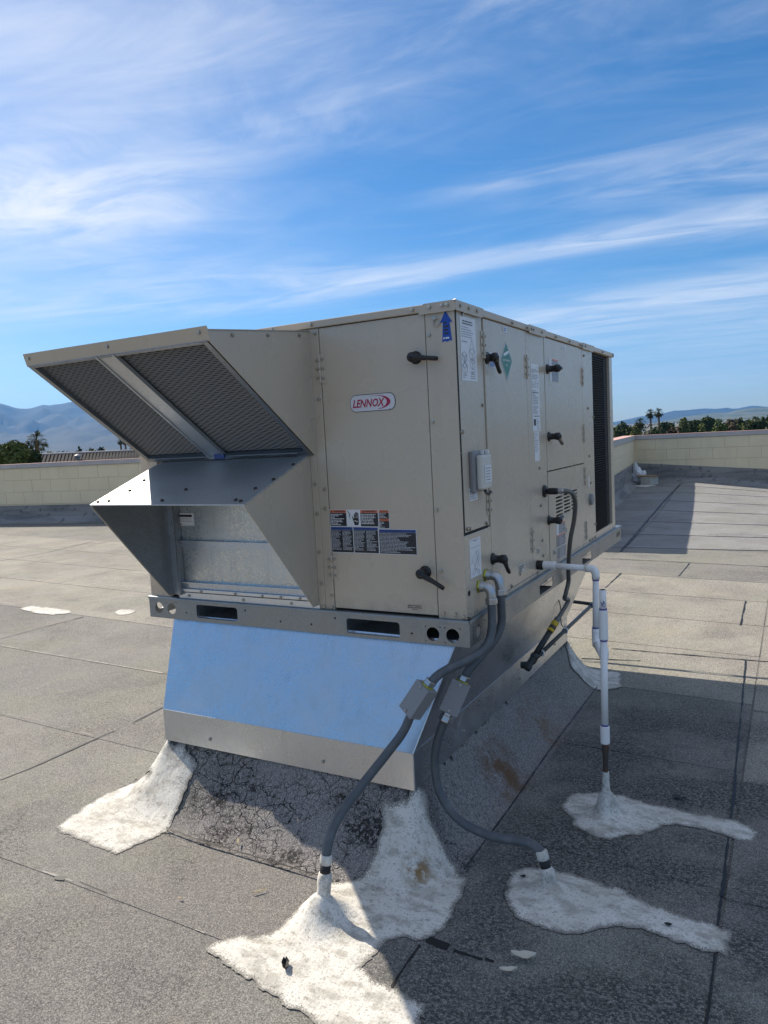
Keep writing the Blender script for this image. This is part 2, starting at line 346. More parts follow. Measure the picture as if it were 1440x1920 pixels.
m = mk('block_cream', (.66, .58, .40), .8); t = NT(m)
c = t.mix(t.rmp(t.noise(1.3, 6), .35, .7), (.76, .645, .43), (.70, .595, .40)); c = t.mix(t.rmp(t.objrand(), 0, 1, 0, .22), c, (.68, .58, .40))
c = t.mix(t.rmp(t.noise(1.0, 6, .65, co=t.map((4, 4, .7))), .52, .8, 0, .3), c, (.36, .33, .26)); t.color(c); t.normal(t.bump(t.noise(55, 4), .4, .004))
mk('mortar', (.62, .53, .36), .9)
m = mk('coping_metal', (.42, .40, .385), .5); t = NT(m)
c = t.mix(t.rmp(t.noise(1.0, 6, .6, co=t.map((2, 2, 6))), .4, .7), (.40, .385, .375), (.50, .44, .40)); t.color(c)
mk('coping_top', (.60, .36, .30), .6)
m = mk('base_flashing', (.20, .205, .21), .85); t = NT(m)
c = t.mix(t.rmp(t.noise(1.0, 6, .65, co=t.map((.7, .7, 6))), .4, .66), (.275, .265, .25), (.15, .148, .145)); c = t.mix(t.rmp(t.noise(7, 6, .7), .56, .68, 0, .8), c, (.04, .04, .042)); t.color(c)
m = mk('standing_seam', (.040, .038, .037), .85, 0, .08)
def foliage(name, a, b):
    m = mk(name, a, .8, 0, .12); t = NT(m); oc = t.new('ShaderNodeTexCoord').outputs['Object']
    n = t.noise(1.1, 3, co=oc); c = t.mix(t.rmp(n, .35, .65), a, b); r = t.new('ShaderNodeNewGeometry').outputs['Random Per Island']
    c = t.mix(t.rmp(r, 0, 1, 0, .5), c, tuple(x*.45 for x in a)); t.color(c)
foliage('leaf_dark', (.038, .056, .020), (.068, .088, .032)); foliage('leaf_mid', (.11, .13, .036), (.17, .18, .06)); foliage('leaf_light', (.085, .12, .03), (.12, .15, .045))
foliage('leaf_brown', (.095, .075, .045), (.13, .10, .06)); foliage('leaf_palm', (.040, .058, .022), (.085, .085, .035)); foliage('leaf_far', (.05, .06, .035), (.075, .08, .05))
mk('bark', (.10, .08, .06), .9); mk('paper_leaf', (.55, .52, .44), .7); mk('cardboard', (.33, .22, .12), .8); mk('plastic_bag', (.72, .73, .74), .4); mk('twig', (.34, .28, .17), .8)
m = mk('valley_ground', (.10, .10, .075), .95); t = NT(m)
c = t.mix(t.rmp(t.noise(.004, 8, .65), .4, .6), (.085, .09, .055), (.17, .16, .13)); c = t.mix(t.rmp(t.noise(.03, 5, .7), .60, .68, 0, .5), c, (.20, .19, .17)); t.color(c)
m = mk('hill_scrub', (.09, .095, .06), .95); t = NT(m)
c = t.mix(t.rmp(t.noise(.0016, 8, .6), .4, .62), (.022, .026, .018), (.046, .047, .030)); t.color(c)
m = mk('hill_green', (.09, .12, .05), .95); t = NT(m)
c = t.mix(t.rmp(t.noise(.003, 8, .6), .4, .6), (.050, .065, .032), (.105, .105, .06)); t.color(c)

# ------------------------------------------------------------------ setting: the roof
Z0 = 0.9                                              # underside of the cabinet above the roof
CX0, CX1, CY0, CY1 = -1.462, -.204, -.10, 2.02         # the curb
WL, WR, WF, WB = .28, .225, .315, .30                  # run of its sloped skirt on each side
def skirt_h(x, y):
    dx = max((CX0-x)/WL, (x-CX1)/WR, 0.0); dy = max((CY0-y)/WF, (y-CY1)/WB, 0.0)
    d = math.hypot(dx, dy)
    return .275*max(0.0, 1-d)**2.0
MOUNDS = [(-.319, -.60, .085, .075), (.349, -.158, .035, .07), (.393, .442, .045, .06)]
def coat_h(x, y):
    h = skirt_h(x, y)
    for (a, b, hh, s) in MOUNDS: h += hh*math.exp(-((x-a)**2+(y-b)**2)/(s*s*.9))
    return h
def on_roof(px, py, hf=skirt_h):                      # where a line of sight meets the roof or the curb's skirt
    d = ray(px, py).normalized(); s = 1.0
    while s < 120:
        p = EYE+d*s; gap = p.z-hf(p.x, p.y)
        if gap <= 0.0005: return p
        s += max(.002, min(gap*.45, .4))
    return EYE+d*s

def dip(x, y):                                        # the back of the roof falls away to the right
    if y <= 7.3 or x <= -1.2: return 0.0
    c = .07*min(1, (y-7.3)/7.8)+.045*max(0, (y-15.1)/3.2)
    return -c*(min(x, 4)+1.2)
# the roof ends under its parapets
roof = MB().add([(x, y, 0) for x, y in ((-60, -25), (22, -25), (22, 7.3), (-4.5, 7.3), (-4.5, 10.3), (-60, 1.79))], [tuple(range(6))])
gx_ = [0, .04, .08, .12]+[.12+.88*(k/40)**1.5 for k in range(1, 41)]; gy_ = [7.3+11.1*k/30 for k in range(31)]; vs = []
for y in gy_:
    xl = -1.72-1.18*(y-7.3)/11.1
    vs += [(xl+(22-xl)*f, y, dip(xl+(22-xl)*f, y)) for f in gx_]
n_ = len(gx_); roof.add(vs, [(j*n_+i, j*n_+i+1, (j+1)*n_+i+1, (j+1)*n_+i) for j in range(30) for i in range(n_-1)])
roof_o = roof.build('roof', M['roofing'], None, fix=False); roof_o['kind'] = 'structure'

def line_y(l, x): (x0, y0), (x1, y1) = l; return y0+(y1-y0)*(x-x0)/(x1-x0)
LAPS = [((-8, -3.65), (.86, -3.60)), ((-8, -2.72), (.86, -2.69)), ((-8, -1.80), (.86, -1.77)), ((-1.62, -.822), (.30, -.842)), ((-3.27, .22), (.86, .10)), ((-4.84, 1.269), (.86, 1.05)),
        ((-5.06, 2.30), (.86, 1.96)), ((-8.06, 3.527), (.86, 2.90)), ((-9.97, 4.706), (.86, 3.72)), ((-11, 5.72), (.86, 4.56)), ((-12, 6.75), (.86, 5.4)), ((-13, 7.8), (.86, 6.28)), ((-14, 8.9), (.86, 7.3))]
def sheet(name, quad, mt, zlo=.0010, zhi=.0036, n=28):   # one roll width: near edge laps over the sheet before it
    a, b, c, d = [Vector((*p, 0)) for p in quad]; mb = MB(); vs = []
    for j, (p, q, z) in enumerate(((a, b, zhi), (d, c, zlo))):
        for i in range(n+1):
            v = p.lerp(q, i/n); v.z = z
            if j == 0: v.y += .012*noise.noise(Vector((v.x*3.1, v.y*2, 5)))+.006*noise.noise(Vector((v.x*17, v.y, 2)))
            vs.append(v)
    for v in vs: v.z += dip(v.x, v.y)
    low = [v.copy() for v in vs[:n+1]]
    for v in low: v.z = 0.0005+dip(v.x, v.y)
    mb.add(vs+low, [(i, i+1, n+2+i, n+1+i) for i in range(n)]+[(2*n+2+i, 2*n+3+i, i+1, i) for i in range(n)])
    return mb.build(name, mt, roof_o, fix=False)
for i in range(len(LAPS)-1):
    x0 = -40 if i > 2 else -12
    far_cut = 10
    q = [(x0 if i < 9 else -26, line_y(LAPS[i], -8)), (.86, line_y(LAPS[i], .86)), (.86, line_y(LAPS[i+1], .86)+.06), (x0 if i < 9 else -26, line_y(LAPS[i+1], -8)+.06)]
    # sheets follow the measured run of their laps
    sl = (LAPS[i][1][1]-LAPS[i][0][1])/(LAPS[i][1][0]-LAPS[i][0][0]); sl2 = (LAPS[i+1][1][1]-LAPS[i+1][0][1])/(LAPS[i+1][1][0]-LAPS[i+1][0][0])
    xl = -20
    q = [(xl, line_y(LAPS[i], xl)), (.86, line_y(LAPS[i], .86)), (.86, line_y(LAPS[i+1], .86)+.06), (xl, line_y(LAPS[i+1], xl)+.06)]
    if i >= 7: q = [(-16+.0, line_y(LAPS[i], -16)), q[1], q[2], (-16, line_y(LAPS[i+1], -16)+.06)]
    if i >= 10: q = [(-.86, line_y(LAPS[i], -.86)), q[1], q[2], (-.86, line_y(LAPS[i+1], -.86)+.06)]
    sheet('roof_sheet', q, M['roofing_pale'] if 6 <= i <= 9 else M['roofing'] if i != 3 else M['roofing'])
RL = [-2.6, -1.72, -.82, .05, .95, 1.86, 2.80, 3.72, 4.6, 5.5]
for i in range(len(RL)-1):
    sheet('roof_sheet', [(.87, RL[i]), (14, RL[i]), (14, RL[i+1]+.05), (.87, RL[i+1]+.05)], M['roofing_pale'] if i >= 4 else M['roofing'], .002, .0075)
FANS = [(-.842, 7.31), (-.905, 8.53), (-.956, 10.0), (-1.058, 11.62), (-1.182, 13.35), (-1.327, 15.26), (-1.43, 16.9), (-1.5, 18.33)]
for i in range(len(FANS)-1):
    (x0, y0), (x1, y1) = FANS[i], FANS[i+1]
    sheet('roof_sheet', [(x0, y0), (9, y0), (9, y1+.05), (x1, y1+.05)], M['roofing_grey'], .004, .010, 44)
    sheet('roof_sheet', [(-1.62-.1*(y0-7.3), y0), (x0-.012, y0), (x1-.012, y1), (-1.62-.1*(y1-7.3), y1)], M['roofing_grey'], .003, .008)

def ribbon(name, pts, w, mt, z=.0052, jit=.5, step=.05, parent=None, gaps=0.0):
    pts = [Vector((p[0], p[1], 0)) for p in pts]; mb = MB(); L = []
    for a, b in zip(pts, pts[1:]):
        n = max(2, int((b-a).length/step))
        L += [a.lerp(b, i/n) for i in range(n)]
    L.append(pts[-1]); prev = None
    for i, p in enumerate(L):
        t = (L[min(i+1, len(L)-1)]-L[max(i-1, 0)]).normalized(); nn = Vector((-t.y, t.x, 0))
        s = noise.noise(Vector((p.x*5.3, p.y*5.3, 1.7)))
        ww = w*(.55+jit*(random.random()-.2)+jit*s)
        if gaps and s < -.5+gaps: prev = None; continue
        ww = max(ww, w*.12); off = nn*(w*.35*s)
        zz = z+skirt_h(p.x, p.y)+dip(p.x, p.y)
        cur = [p+off+nn*ww*.5+Vector((0, 0, zz)), p+off-nn*ww*.5+Vector((0, 0, zz))]
        if prev: mb.add(prev+cur, [(0, 1, 3, 2)])
        prev = cur
    return mb.build(name, mt, roof_o if parent is None else parent, fix=False)
def gp(*pts): return [tuple(at_z(*p)[:2]) for p in pts]
# bitumen that has bled out of end laps, and laps bleached pale
for pts, w, gps in [([(0, 1052), (90, 1036), (173, 1016)], .06, 0), ([(0, 1199), (70, 1180), (157, 1157)], .03, 0), ([(110, 1094), (228, 1067)], .016, .1), ([(40, 1062), (213, 1012)], .016, .2),
                    ([(-40, 1478), (60, 1440), (160, 1395), (235, 1363), (305, 1328)], .026, .1), 
                    ([(787, 1774), (733, 1855)], .014, 0), ([(1398, 1240), (1392, 1320), (1382, 1420), (1370, 1540), (1355, 1660), (1340, 1800), (1326, 1930)], .016, 0),
                    ([(1350, 1683), (1440, 1706)], .008, .15), ([(1147, 1217), (1300, 1230), (1440, 1242)], .018, .1), ([(1127, 1048), (1440, 1063)], .018, 0), ([(1273, 1081), (1292, 1057)], .02, 0),
                    ([(1135, 1103), (1165, 1075)], .02, 0), ([(1398, 1128), (1388, 1173)], .018, 0), ([(1275, 909), (1250, 935), (1220, 970), (1190, 1005), (1164, 1035)], .05, 0), ([(1200, 909), (1151, 955)], .04, 0),
                    ([(800, 1765), (840, 1780)], .035, 0), ([(850, 1785), (905, 1802)], .018, .1), ([(910, 1800), (926, 1806)], .02, 0),
                    ([(102, 1648), (122, 1650)], .03, 0), ([(150, 1655), (235, 1690)], .01, .25), ([(1090, 1236), (1200, 1240)], .02, .35)]:
    ribbon('tar_seam', gp(*pts), w*.8, M['tar'], .0125 if pts[0] == (1275, 909) else .0054, .55, .03, gaps=gps)
for (a, b) in FANS[1:7]: ribbon('tar_seam', [(a, b-.01), (a+2.5, b-.012), (a+8, b-.01)], .02, M['tar'], .006, .5, .08)
for pts, w in [([(0, 1047), (253, 1070)], .02), ([(13, 1084), (253, 1110)], .022), ([(157, 1155), (328, 1178)], .018), ([(0, 1212), (303, 1264)], .016), ([(0, 1340), (60, 1350), (173, 1382)], .008),
               ([(75, 1638), (200, 1680), (335, 1738), (380, 1755)], .010), ([(0, 1604), (40, 1618)], .006), ([(40, 1618), (125, 1570)], .007), ([(0, 1130), (37, 1136)], .02)]:
    ribbon('bleached_lap', [(a, b+.010) for a, b in gp(*pts)], w*.8, M['bleached'], .0050, .9, .018, gaps=.40)
for i in range(30):                                    # flecks of old paint by the laps
    pass

# ------------------------------------------------------------------ curb with its roofing skirt
curb = thing('roof_curb', (-.85, 1.0, 0), 'low roof curb wrapped in cracked grey roofing under the galvanised adapter', 'roof curb')
vs = []; xs = np.linspace(CX0-WL*1.02, CX1+WR*1.02, 170); ys = np.linspace(CY0-WF*1.02, CY1+WB*1.02, 230)
for y in ys:
    for x in xs:
        h = skirt_h(x, y); k = min(1, h*18); z = h+.004+.007*k+(.006*noise.noise(Vector((x*9, y*9, 3)))+.003*noise.noise(Vector((x*31, y*31, 8))))*k
        dxy = max(abs(x-xs[0]) < 1e-6, abs(x-xs[-1]) < 1e-6, abs(y-ys[0]) < 1e-6, abs(y-ys[-1]) < 1e-6)
        vs.append((x, y, .003 if dxy else z))
nx = len(xs); mb = MB(); mb.add(vs, [(j*nx+i, j*nx+i+1, (j+1)*nx+i+1, (j+1)*nx+i) for j in range(len(ys)-1) for i in range(nx-1)
                                     if not (CX0+.05 < xs[i] < CX1-.05 and CY0+.05 < ys[j] < CY1-.05)])
sk = mb.build('skirt', M['skirt'], curb, smooth=True, fix=False)
mb = MB(); mb.box(CX0+.012, CX1-.012, CY0+.012, CY1-.012, .15, .34); mb.build('nailer', M['tar'], curb)
def skirt_ribbon(pts, w, mt, name='skirt_seam'):
    mb = MB(); prev = None; L = catmull([on_roof(*p) for p in pts], .02)
    for i, p in enumerate(L):
        t = (L[min(i+1, len(L)-1)]-L[max(i-1, 0)]).normalized(); nn = Vector((-t.y, t.x, 0)).normalized()*w*(.35+.5*random.random())
        q = [p+nn, p-nn]; q = [Vector((a.x, a.y, skirt_h(a.x, a.y)+.019)) for a in q]
        if prev: mb.add(prev+q, [(0, 1, 3, 2)])
        prev = q
    mb.build(name, mt, curb, fix=False)
skirt_ribbon([(312, 1560), (380, 1585), (450, 1606), (530, 1630), (604, 1652)], .006, M['tar'])
skirt_ribbon([(1120, 1293), (1040, 1400), (957, 1520), (870, 1640)], .005, M['tar'])
# smears of tar just under the adapter
mb = MB()
for k in range(620):
    s = random.random()
    if s < .55: x, y, n = random.uniform(CX0, CX1), CY0, (0, -1)
    else: x, y, n = CX1, random.uniform(CY0, CY1), (1, 0)
    a = random.uniform(.003, .013); d = random.uniform(-.02, .022)*random.random()*(1.6 if x > CX1-.15 and n[1] else 1); cx, cy = x+n[0]*d, y+n[1]*d; vs = []
    for q in range(7):
        r = a*(.5+.6*random.random()); X, Y = cx+r*math.cos(q*.9), cy+r*math.sin(q*.9); vs.append((X, Y, skirt_h(X, Y)+.020))
    mb.add(vs, [tuple(range(7))])
o = mb.build('tar_smears', M['tar'], curb, fix=False); o['kind'] = 'stuff'

# ------------------------------------------------------------------ white coating brushed over the roof's weak spots
def patch(name, outline, label, hf=coat_h, group=None, lift=.020, jit=.013, step=.012):
    P = [Vector(q[1:]) if q[0] == 'w' else on_roof(*q) for q in outline]; P = [Vector((p.x, p.y)) for p in P]; B = []
    for a, b in zip(P, P[1:]+P[:1]):
        n = max(1, int((b-a).length/(step*.8)))
        for i in range(n):
            p = a.lerp(b, i/n); v = Vector((p.x*19, p.y*19, 4)); w = Vector((p.x*70, p.y*70, 9))
            B.append(p+Vector((noise.noise(v)+.8*noise.noise(w), noise.noise(v+Vector((7, 7, 7)))+.8*noise.noise(w+Vector((3, 3, 3)))))*jit)
    x0, x1 = min(p.x for p in B), max(p.x for p in B); y0, y1 = min(p.y for p in B), max(p.y for p in B)
    I = []
    def inside(p):
        c = False; j = len(B)-1
        for i in range(len(B)):
            if (B[i].y > p[1]) != (B[j].y > p[1]) and p[0] < (B[j].x-B[i].x)*(p[1]-B[i].y)/(B[j].y-B[i].y)+B[i].x: c = not c
            j = i
        return c
    st = step
    for j in range(int((y1-y0)/st)+1):
        for i in range(int((x1-x0)/st)+1):
            p = (x0+(i+.5*(j % 2))*st, y0+j*st)
            if inside(p): I.append(Vector(p))
    nb = len(B)
    V, E, F, *_ = geometry.delaunay_2d_cdt(B+I, [(i, (i+1) % nb) for i in range(nb)], [list(range(nb))], 1, 1e-5)
    edge = set(); cnt = {}
    for f in F:
        for a, b in zip(f, list(f[1:])+[f[0]]): k = (min(a, b), max(a, b)); cnt[k] = cnt.get(k, 0)+1
    for k, c in cnt.items():
        if c == 1: edge.update(k)
    EB = np.array([tuple(V[i]) for i in edge]); VV = np.array([tuple(p) for p in V]); dm_ = np.sqrt(((VV[:, None]-EB[None])**2).sum(-1)).min(1)
    vs = []
    for i, p in enumerate(V):
        q = Vector((p.x, p.y, 0)); f = min(1.0, dm_[i]/.06); f = f*f*(3-2*f); h = hf(p.x, p.y); k = min(1.0, skirt_h(p.x, p.y)*18)
        z = h+.0055+.0165*k+.0035*f+(.0022*noise.noise(q*16)+.0016*noise.noise(q*48))*f+.012*k*max(0, noise.noise(q*6))*f
        vs.append((p.x, p.y, z))
    o = MB().add(vs, [tuple(f) for f in F]).build(name, M['white_coating'], None, smooth=True, fix=False)
    at = o.data.attributes.new('wear', 'FLOAT', 'POINT'); at.data.foreach_set('value', np.clip(1-dm_/.04, 0, 1).astype(np.float32))
    return tag(o, label, 'sealant patch', group)
G = 'patches of white roof coating'
patch('sealant_patch', [(319, 1409), (345, 1402), (370, 1440), (352, 1480), (335, 1520), (312, 1560), (260, 1585), (220, 1605), (200, 1598), (165, 1580), (120, 1565), (103, 1553), (150, 1520), (200, 1488), (250, 1470), (285, 1460), ('w', -1.66, -.12), ('w', -1.62, .02), ('w', -1.50, .03), ('w', -1.455, .0), ('w', -1.44, -.08)],
      'white coating over the left front corner of the curb and the sunlit roof', group=G)
patch('sealant_patch', [(716, 1514), (760, 1512), (800, 1499), (812, 1550), (835, 1600), (878, 1650), (868, 1680), (850, 1720), (830, 1745), (805, 1762), (787, 1765), (750, 1762), (728, 1768), (700, 1788), (681, 1815), (700, 1835), (735, 1856), (770, 1872), (798, 1887), (790, 1930), (740, 1975),
      (640, 1960), (570, 1908), (500, 1862), (440, 1825), (388, 1782), (400, 1770), (440, 1757), (475, 1760), (520, 1745), (560, 1715), (595, 1680), (600, 1657), (640, 1654), (680, 1648), (705, 1600), (714, 1560)],
      'largest white coating patch, around the rust stained near corner of curb', group=G)
z4 = lambda *p: [(900+x/2.667, 1400+y/2.667) for x, y in p]
patch('sealant_patch', z4((150, 635), (230, 612), (330, 615), (450, 640), (560, 680), (700, 720), (850, 790), (1000, 850), (1150, 890), (1240, 920), (1255, 980), (1240, 1060), (1190, 1030), (1080, 1015), (950, 970), (850, 930), (740, 910), (620, 915), (500, 940), (420, 945), (300, 915), (200, 870), (140, 820), (125, 720)),
      'long white coating patch in the shade around the foot of the right conduit', group=G)
patch('sealant_patch', z4((440, 250), (500, 238), (600, 235), (700, 240), (800, 280), (900, 295), (1050, 335), (1240, 365), (1330, 395), (1395, 430), (1370, 480), (1320, 480), (1230, 455), (1130, 420), (1000, 400), (930, 400), (860, 425), (800, 445), (720, 455), (660, 470), (590, 465), (520, 430), (460, 395), (470, 375), (405, 310)),
      'white coating patch around the foot of the white drain pipe', group=G)
patch('sealant_patch', [(1066, 1200), (1078, 1230), (1100, 1250), (1130, 1258), (1165, 1262), (1167, 1290), (1130, 1297), (1095, 1280), (1072, 1258), (1063, 1228)], 'white coating patch at the far right corner of the curb behind the drain pipe', group=G)
z5 = lambda *p: [(x/3, 960+y/3) for x, y in p]
patch('sealant_patch', z5((110, 545), (180, 530), (320, 545), (400, 555), (412, 570), (300, 580), (200, 572)), 'long white coating spot on the sunlit roof at the left edge of the photo', group=G, jit=.02, step=.03)
patch('sealant_patch', z5((638, 572), (660, 552), (740, 550), (768, 562), (720, 580), (660, 583)), 'small oval white coating spot on the sunlit roof left of the rail', group=G, jit=.015, step=.03)

# ------------------------------------------------------------------ parapets
def wall_map(a, b):
    a = Vector((*a, 0)); d = (Vector((*b, 0))-a); L = d.length; d.normalize(); n = Vector((d.y, -d.x, 0))
    return (lambda u, v, w: a+d*u+n*w+Vector((0, 0, v))), L
def parapet(a, b, label, h, base, cap_h, u_from=0, u_to=None, blocks=True, bw=.56, bh=.285, group='parapet walls round the roof', fall=0.0):
    F, L = wall_map(a, b); u_to = u_to or L
    t = thing('parapet_wall', F(L/2, 0, 0), label, 'wall', group)
    MB().fbox(F, 0, L, -.4, h-cap_h-.002, -.25, -.008).build('mortar_core', M['mortar'], t)
    FL = min(L, 6.0); MB().prism(F, [(-.02, -.9), (L+.02, -.9), (L+.02, base-fall*FL), (FL, base-fall*FL), (-.02, base)], -.010, .012).build('base_flashing', M['base_flashing'], t)
    drop = lambda u: dip(*F(u, 0, .1)[:2])
    mb = MB()
    for i in range(40):
        pass
    pr = [(.012, 0.16), (.03, .12), (.09, .04), (.16, .008), (.20, .006), (.012, .002)]
    us = [0, L] if not fall else [0]+[1.3+k*.9 for k in range(6)]+[L]
    for a_, b_ in zip(us, us[1:]): mb.add([F(a_, v+drop(a_), w) for w, v in pr]+[F(b_, v+drop(b_), w) for w, v in pr], [(i, (i+1) % 6, 6+(i+1) % 6, 6+i) for i in range(6)]+[tuple(range(6)), tuple(range(11, 5, -1))])
    mb.build('cant_strip', M['base_flashing'], t)
    seg = 3.7; k = 0
    while k*seg < L:
        u0, u1 = k*seg, min((k+1)*seg, L)-.006
        c = MB().fbox(F, u0, u1, h-cap_h, h-.004, -.27, .03).build('coping', M['coping_metal'], t, bevel=.006)
        MB().fbox(F, u0, u1, h-.004, h, -.28, .036).build('coping_lid', M['coping_top'], t); k += 1
    if blocks:
        base -= fall*6; rows = int((h-cap_h-base)/bh+.999); n = 0
        for r in range(rows):
            v1 = h-cap_h-.006-r*bh; v0 = max(v1-bh+.007, base+.003)
            if v1-v0 < .03: continue
            u = -(.5*bw if r % 2 else 0)+math.floor(u_from/bw)*bw
            while u < u_to:
                a0, a1 = max(u, 0), min(u+bw-.006, L)
                if a1-a0 > .05 and n < 290:
                    MB().fbox(F, a0, a1, v0, v1, -.02, random.uniform(-.002, .002)).build('block', M['block_cream'], t, bevel=.004); n += 1
                u += bw
        if u_from > 0: MB().fbox(F, 0, u_from, base, h-cap_h-.006, -.02, 0).build('block_face', M['block_cream'], t)
        if u_to < L: MB().fbox(F, u_to, L, base, h-cap_h-.006, -.02, 0).build('block_face', M['block_cream'], t)
    return t
parapet((-2.75, 18.35), (22.0, 18.2), 'long cream block parapet crossing the right of the photo behind the roof', 1.265, .53, .11, 0, 9.0, fall=.077)
side_wall = parapet((-1.63, 7.35), (-2.75, 18.4), 'cream block parapet running back to the far corner just right of the unit', 1.27, .53, .13, 3.5)
parapet((-26, 7.03), (-4.5, 10.3), 'cream block parapet in shade behind the hoods on the left', 1.41, .42, .10, 4, 17)
for a, b in (((-4.5, 7.32), (-1.64, 7.35)), ((-4.5, 10.3), (-4.5, 7.33))):
    F, L = wall_map(a, b); MB().fbox(F, 0, L, 0, 1.27, -.25, 0).build('wall_return', M['block_cream'], side_wall)

# ------------------------------------------------------------------ faces of the unit: front (u = x) and right side (u = y), v up from the rail
FR = lambda u, v, w: Vector((u, -w, v+Z0))
RS = lambda u, v, w: Vector((w, u, v+Z0))
BK = lambda u, v, w: Vector((u, 2.62+w, v+Z0))
LS = lambda u, v, w: Vector((-1.63-w, u, v+Z0))

# ------------------------------------------------------------------ curb adapter: flared galvanised sheet between rail and curb
ad = thing('curb_adapter', (-.85, 1.0, .24), 'flared galvanised sheet metal adapter between the rooftop unit and its curb', 'curb adapter')
T = [(-1.507, .02), (-.055, .02), (-.055, 2.30), (-1.507, 2.30)]; B = [(-1.476, -.13), (-.189, -.13), (-.189, 2.03), (-1.476, 2.03)]
zt, zf, zb = Z0-.085, Z0-.495, Z0-.640
def panel(name, q, th=.0025, mt='galvanised', n=1):
    vs = [Vector(p) for p in q]; nn = (vs[1]-vs[0]).cross(vs[2]-vs[0]).normalized()*th
    return MB().add(vs+[v-nn for v in vs], [(0, 1, 2, 3), (7, 6, 5, 4), (0, 4, 5, 1), (1, 5, 6, 2), (2, 6, 7, 3), (3, 7, 4, 0)]).build(name, M[mt], ad)
g = .0015
for i, nm in enumerate(('front_panel', 'side_panel', 'rear_panel', 'side_panel')):
    a, b = i, (i+1) % 4
    panel(nm, [(*B[a], zf), (*B[b], zf), (*T[b], zt), (*T[a], zt)])
    n = Vector((B[b][1]-B[a][1], -(B[b][0]-B[a][0]), 0)).normalized()*.002
    panel('lip', [(B[a][0]+n.x, B[a][1]+n.y, zb), (B[b][0]+n.x, B[b][1]+n.y, zb), (B[b][0]+n.x, B[b][1]+n.y, zf+.001), (B[a][0]+n.x, B[a][1]+n.y, zf+.001)])
MB().box(-1.49, -.06, .02, 2.25, zt-.02, zt-.002).build('top_deck', M['galvanised_dull'], ad)
# standing edge where two sheets are joined at the near corner
mb = MB()
for (p, q) in (((B[1][0], B[1][1], zb), (B[1][0], B[1][1], zf)), ((B[1][0], B[1][1], zf), (T[1][0], T[1][1], zt))): mb.tube([Vector(p)+Vector((.0015, -.0015, 0)), Vector(q)+Vector((.0015, -.0015, 0))], .003, 6)
mb.build('corner_seam', M['galvanised_bright'], ad)
mb = MB()
for y in (.35, 1.1, 1.75): mb.screw(RS, y, zb+.05-Z0, .006, -.188)
for x in (-1.2, -.6): mb.screw(FR, x, zb+.045-Z0, .006, .133)
o = mb.build('screw_heads', M['screw_zinc'], ad); o['kind'] = 'stuff'

# ------------------------------------------------------------------ the rooftop unit
unit = thing('rooftop_air_conditioner', (-.81, 1.31, Z0-.1), 'large tan packaged rooftop air conditioner with two intake hoods on a galvanised rail', 'air conditioner')
def rrect(u0, u1, v0, v1, r=.012, n=4):
    P = []
    for cx, cy, a0 in ((u1-r, v1-r, 0), (u0+r, v1-r, 90), (u0+r, v0+r, 180), (u1-r, v0+r, 270)):
        for k in range(n+1): q = R(a0+90*k/n); P.append((cx+r*math.cos(q), cy+r*math.sin(q)))
    return P
def circ(u, v, r, n=20): return [(u+r*math.cos(2*math.pi*k/n), v+r*math.sin(2*math.pi*k/n)) for k in range(n)]
# base rail, a punched channel on all four sides
fh = [rrect(-.526, -.282, -.088, -.026), rrect(-1.337, -1.096, -.084, -.022), circ(-1.573, -.052, .026), circ(-1.492, -.052, .026), circ(-.139, -.060, .027), circ(-.057, -.060, .027)]
for k in (-1.40, -1.05, -.86, -.70, -.58, -.23): fh += [circ(k, -.03 if k in (-1.05, -.58) else -.065, .0045, 8)]
for (cx, cy) in ((-.139, -.06), (-.057, -.06), (-1.573, -.052), (-1.492, -.052)):
    for sx, sy in ((-1, 1), (1, 1), (-1, -1)): fh.append(circ(cx+sx*.031, cy+sy*.029, .003, 6))
MB().plate(FR, [(-1.635, -.100), (.012, -.100), (.012, 0), (-1.635, 0)], fh, .008, .011).build('base_rail', M['galvanised_rail'], unit)
RSLOT = [(.856, 1.079), (1.665, 1.893)]
rh = [rrect(a, b, -.087, -.038) for a, b in RSLOT]+[circ(.077, -.060, .025), circ(2.615, -.05, .024), circ(2.675, -.05, .024)]+[circ(k, -.03, .004, 8) for k in (.14, .4, .7, 1.3, 2.1)]
MB().plate(RS, [(-.008, -.100), (2.73, -.100), (2.73, 0), (-.008, 0)], rh, .009, .012).build('base_rail', M['galvanised_rail'], unit)
MB().plate(BK, [(-1.64, -.100), (.009, -.100), (.009, 0), (-1.64, 0)], [rrect(-.53, -.28, -.088, -.03), rrect(-1.34, -1.1, -.088, -.03)], .107, .110).build('base_rail', M['galvanised_rail'], unit)
MB().plate(LS, [(-.008, -.100), (2.73, -.100), (2.73, 0), (-.008, 0)], [rrect(a, b, -.087, -.038) for a, b in RSLOT]+[circ(.06, -.052, .024)], .004, .007).build('base_rail', M['galvanised_rail'], unit)
# rounded top flange of the rail
def flange(pa, pb, out, name='rail_flange'):
    pa, pb, out = Vector(pa), Vector(pb), Vector(out); pr = [(0, 0)]+[(.006*math.sin(q), -.006+.006*math.cos(q)) for q in (0, .5, 1.0, 1.57)]+[(.006, -.012), (-.03, -.012), (-.03, 0)]
    vs = [p+out*a+Vector((0, 0, b)) for p in (pa, pb) for a, b in pr]; n = len(pr)
    MB().add(vs, [(i, (i+1) % n, n+(i+1) % n, n+i) for i in range(n)]+[tuple(range(n-1, -1, -1)), tuple(range(n, 2*n))]).build(name, M['galvanised_rail'], unit)
flange((-1.635, -.0115, Z0+.003), (.012, -.0115, Z0+.003), (0, -1, 0)); flange((.0125, -.010, Z0+.003), (.0125, 2.732, Z0+.003), (1, 0, 0))
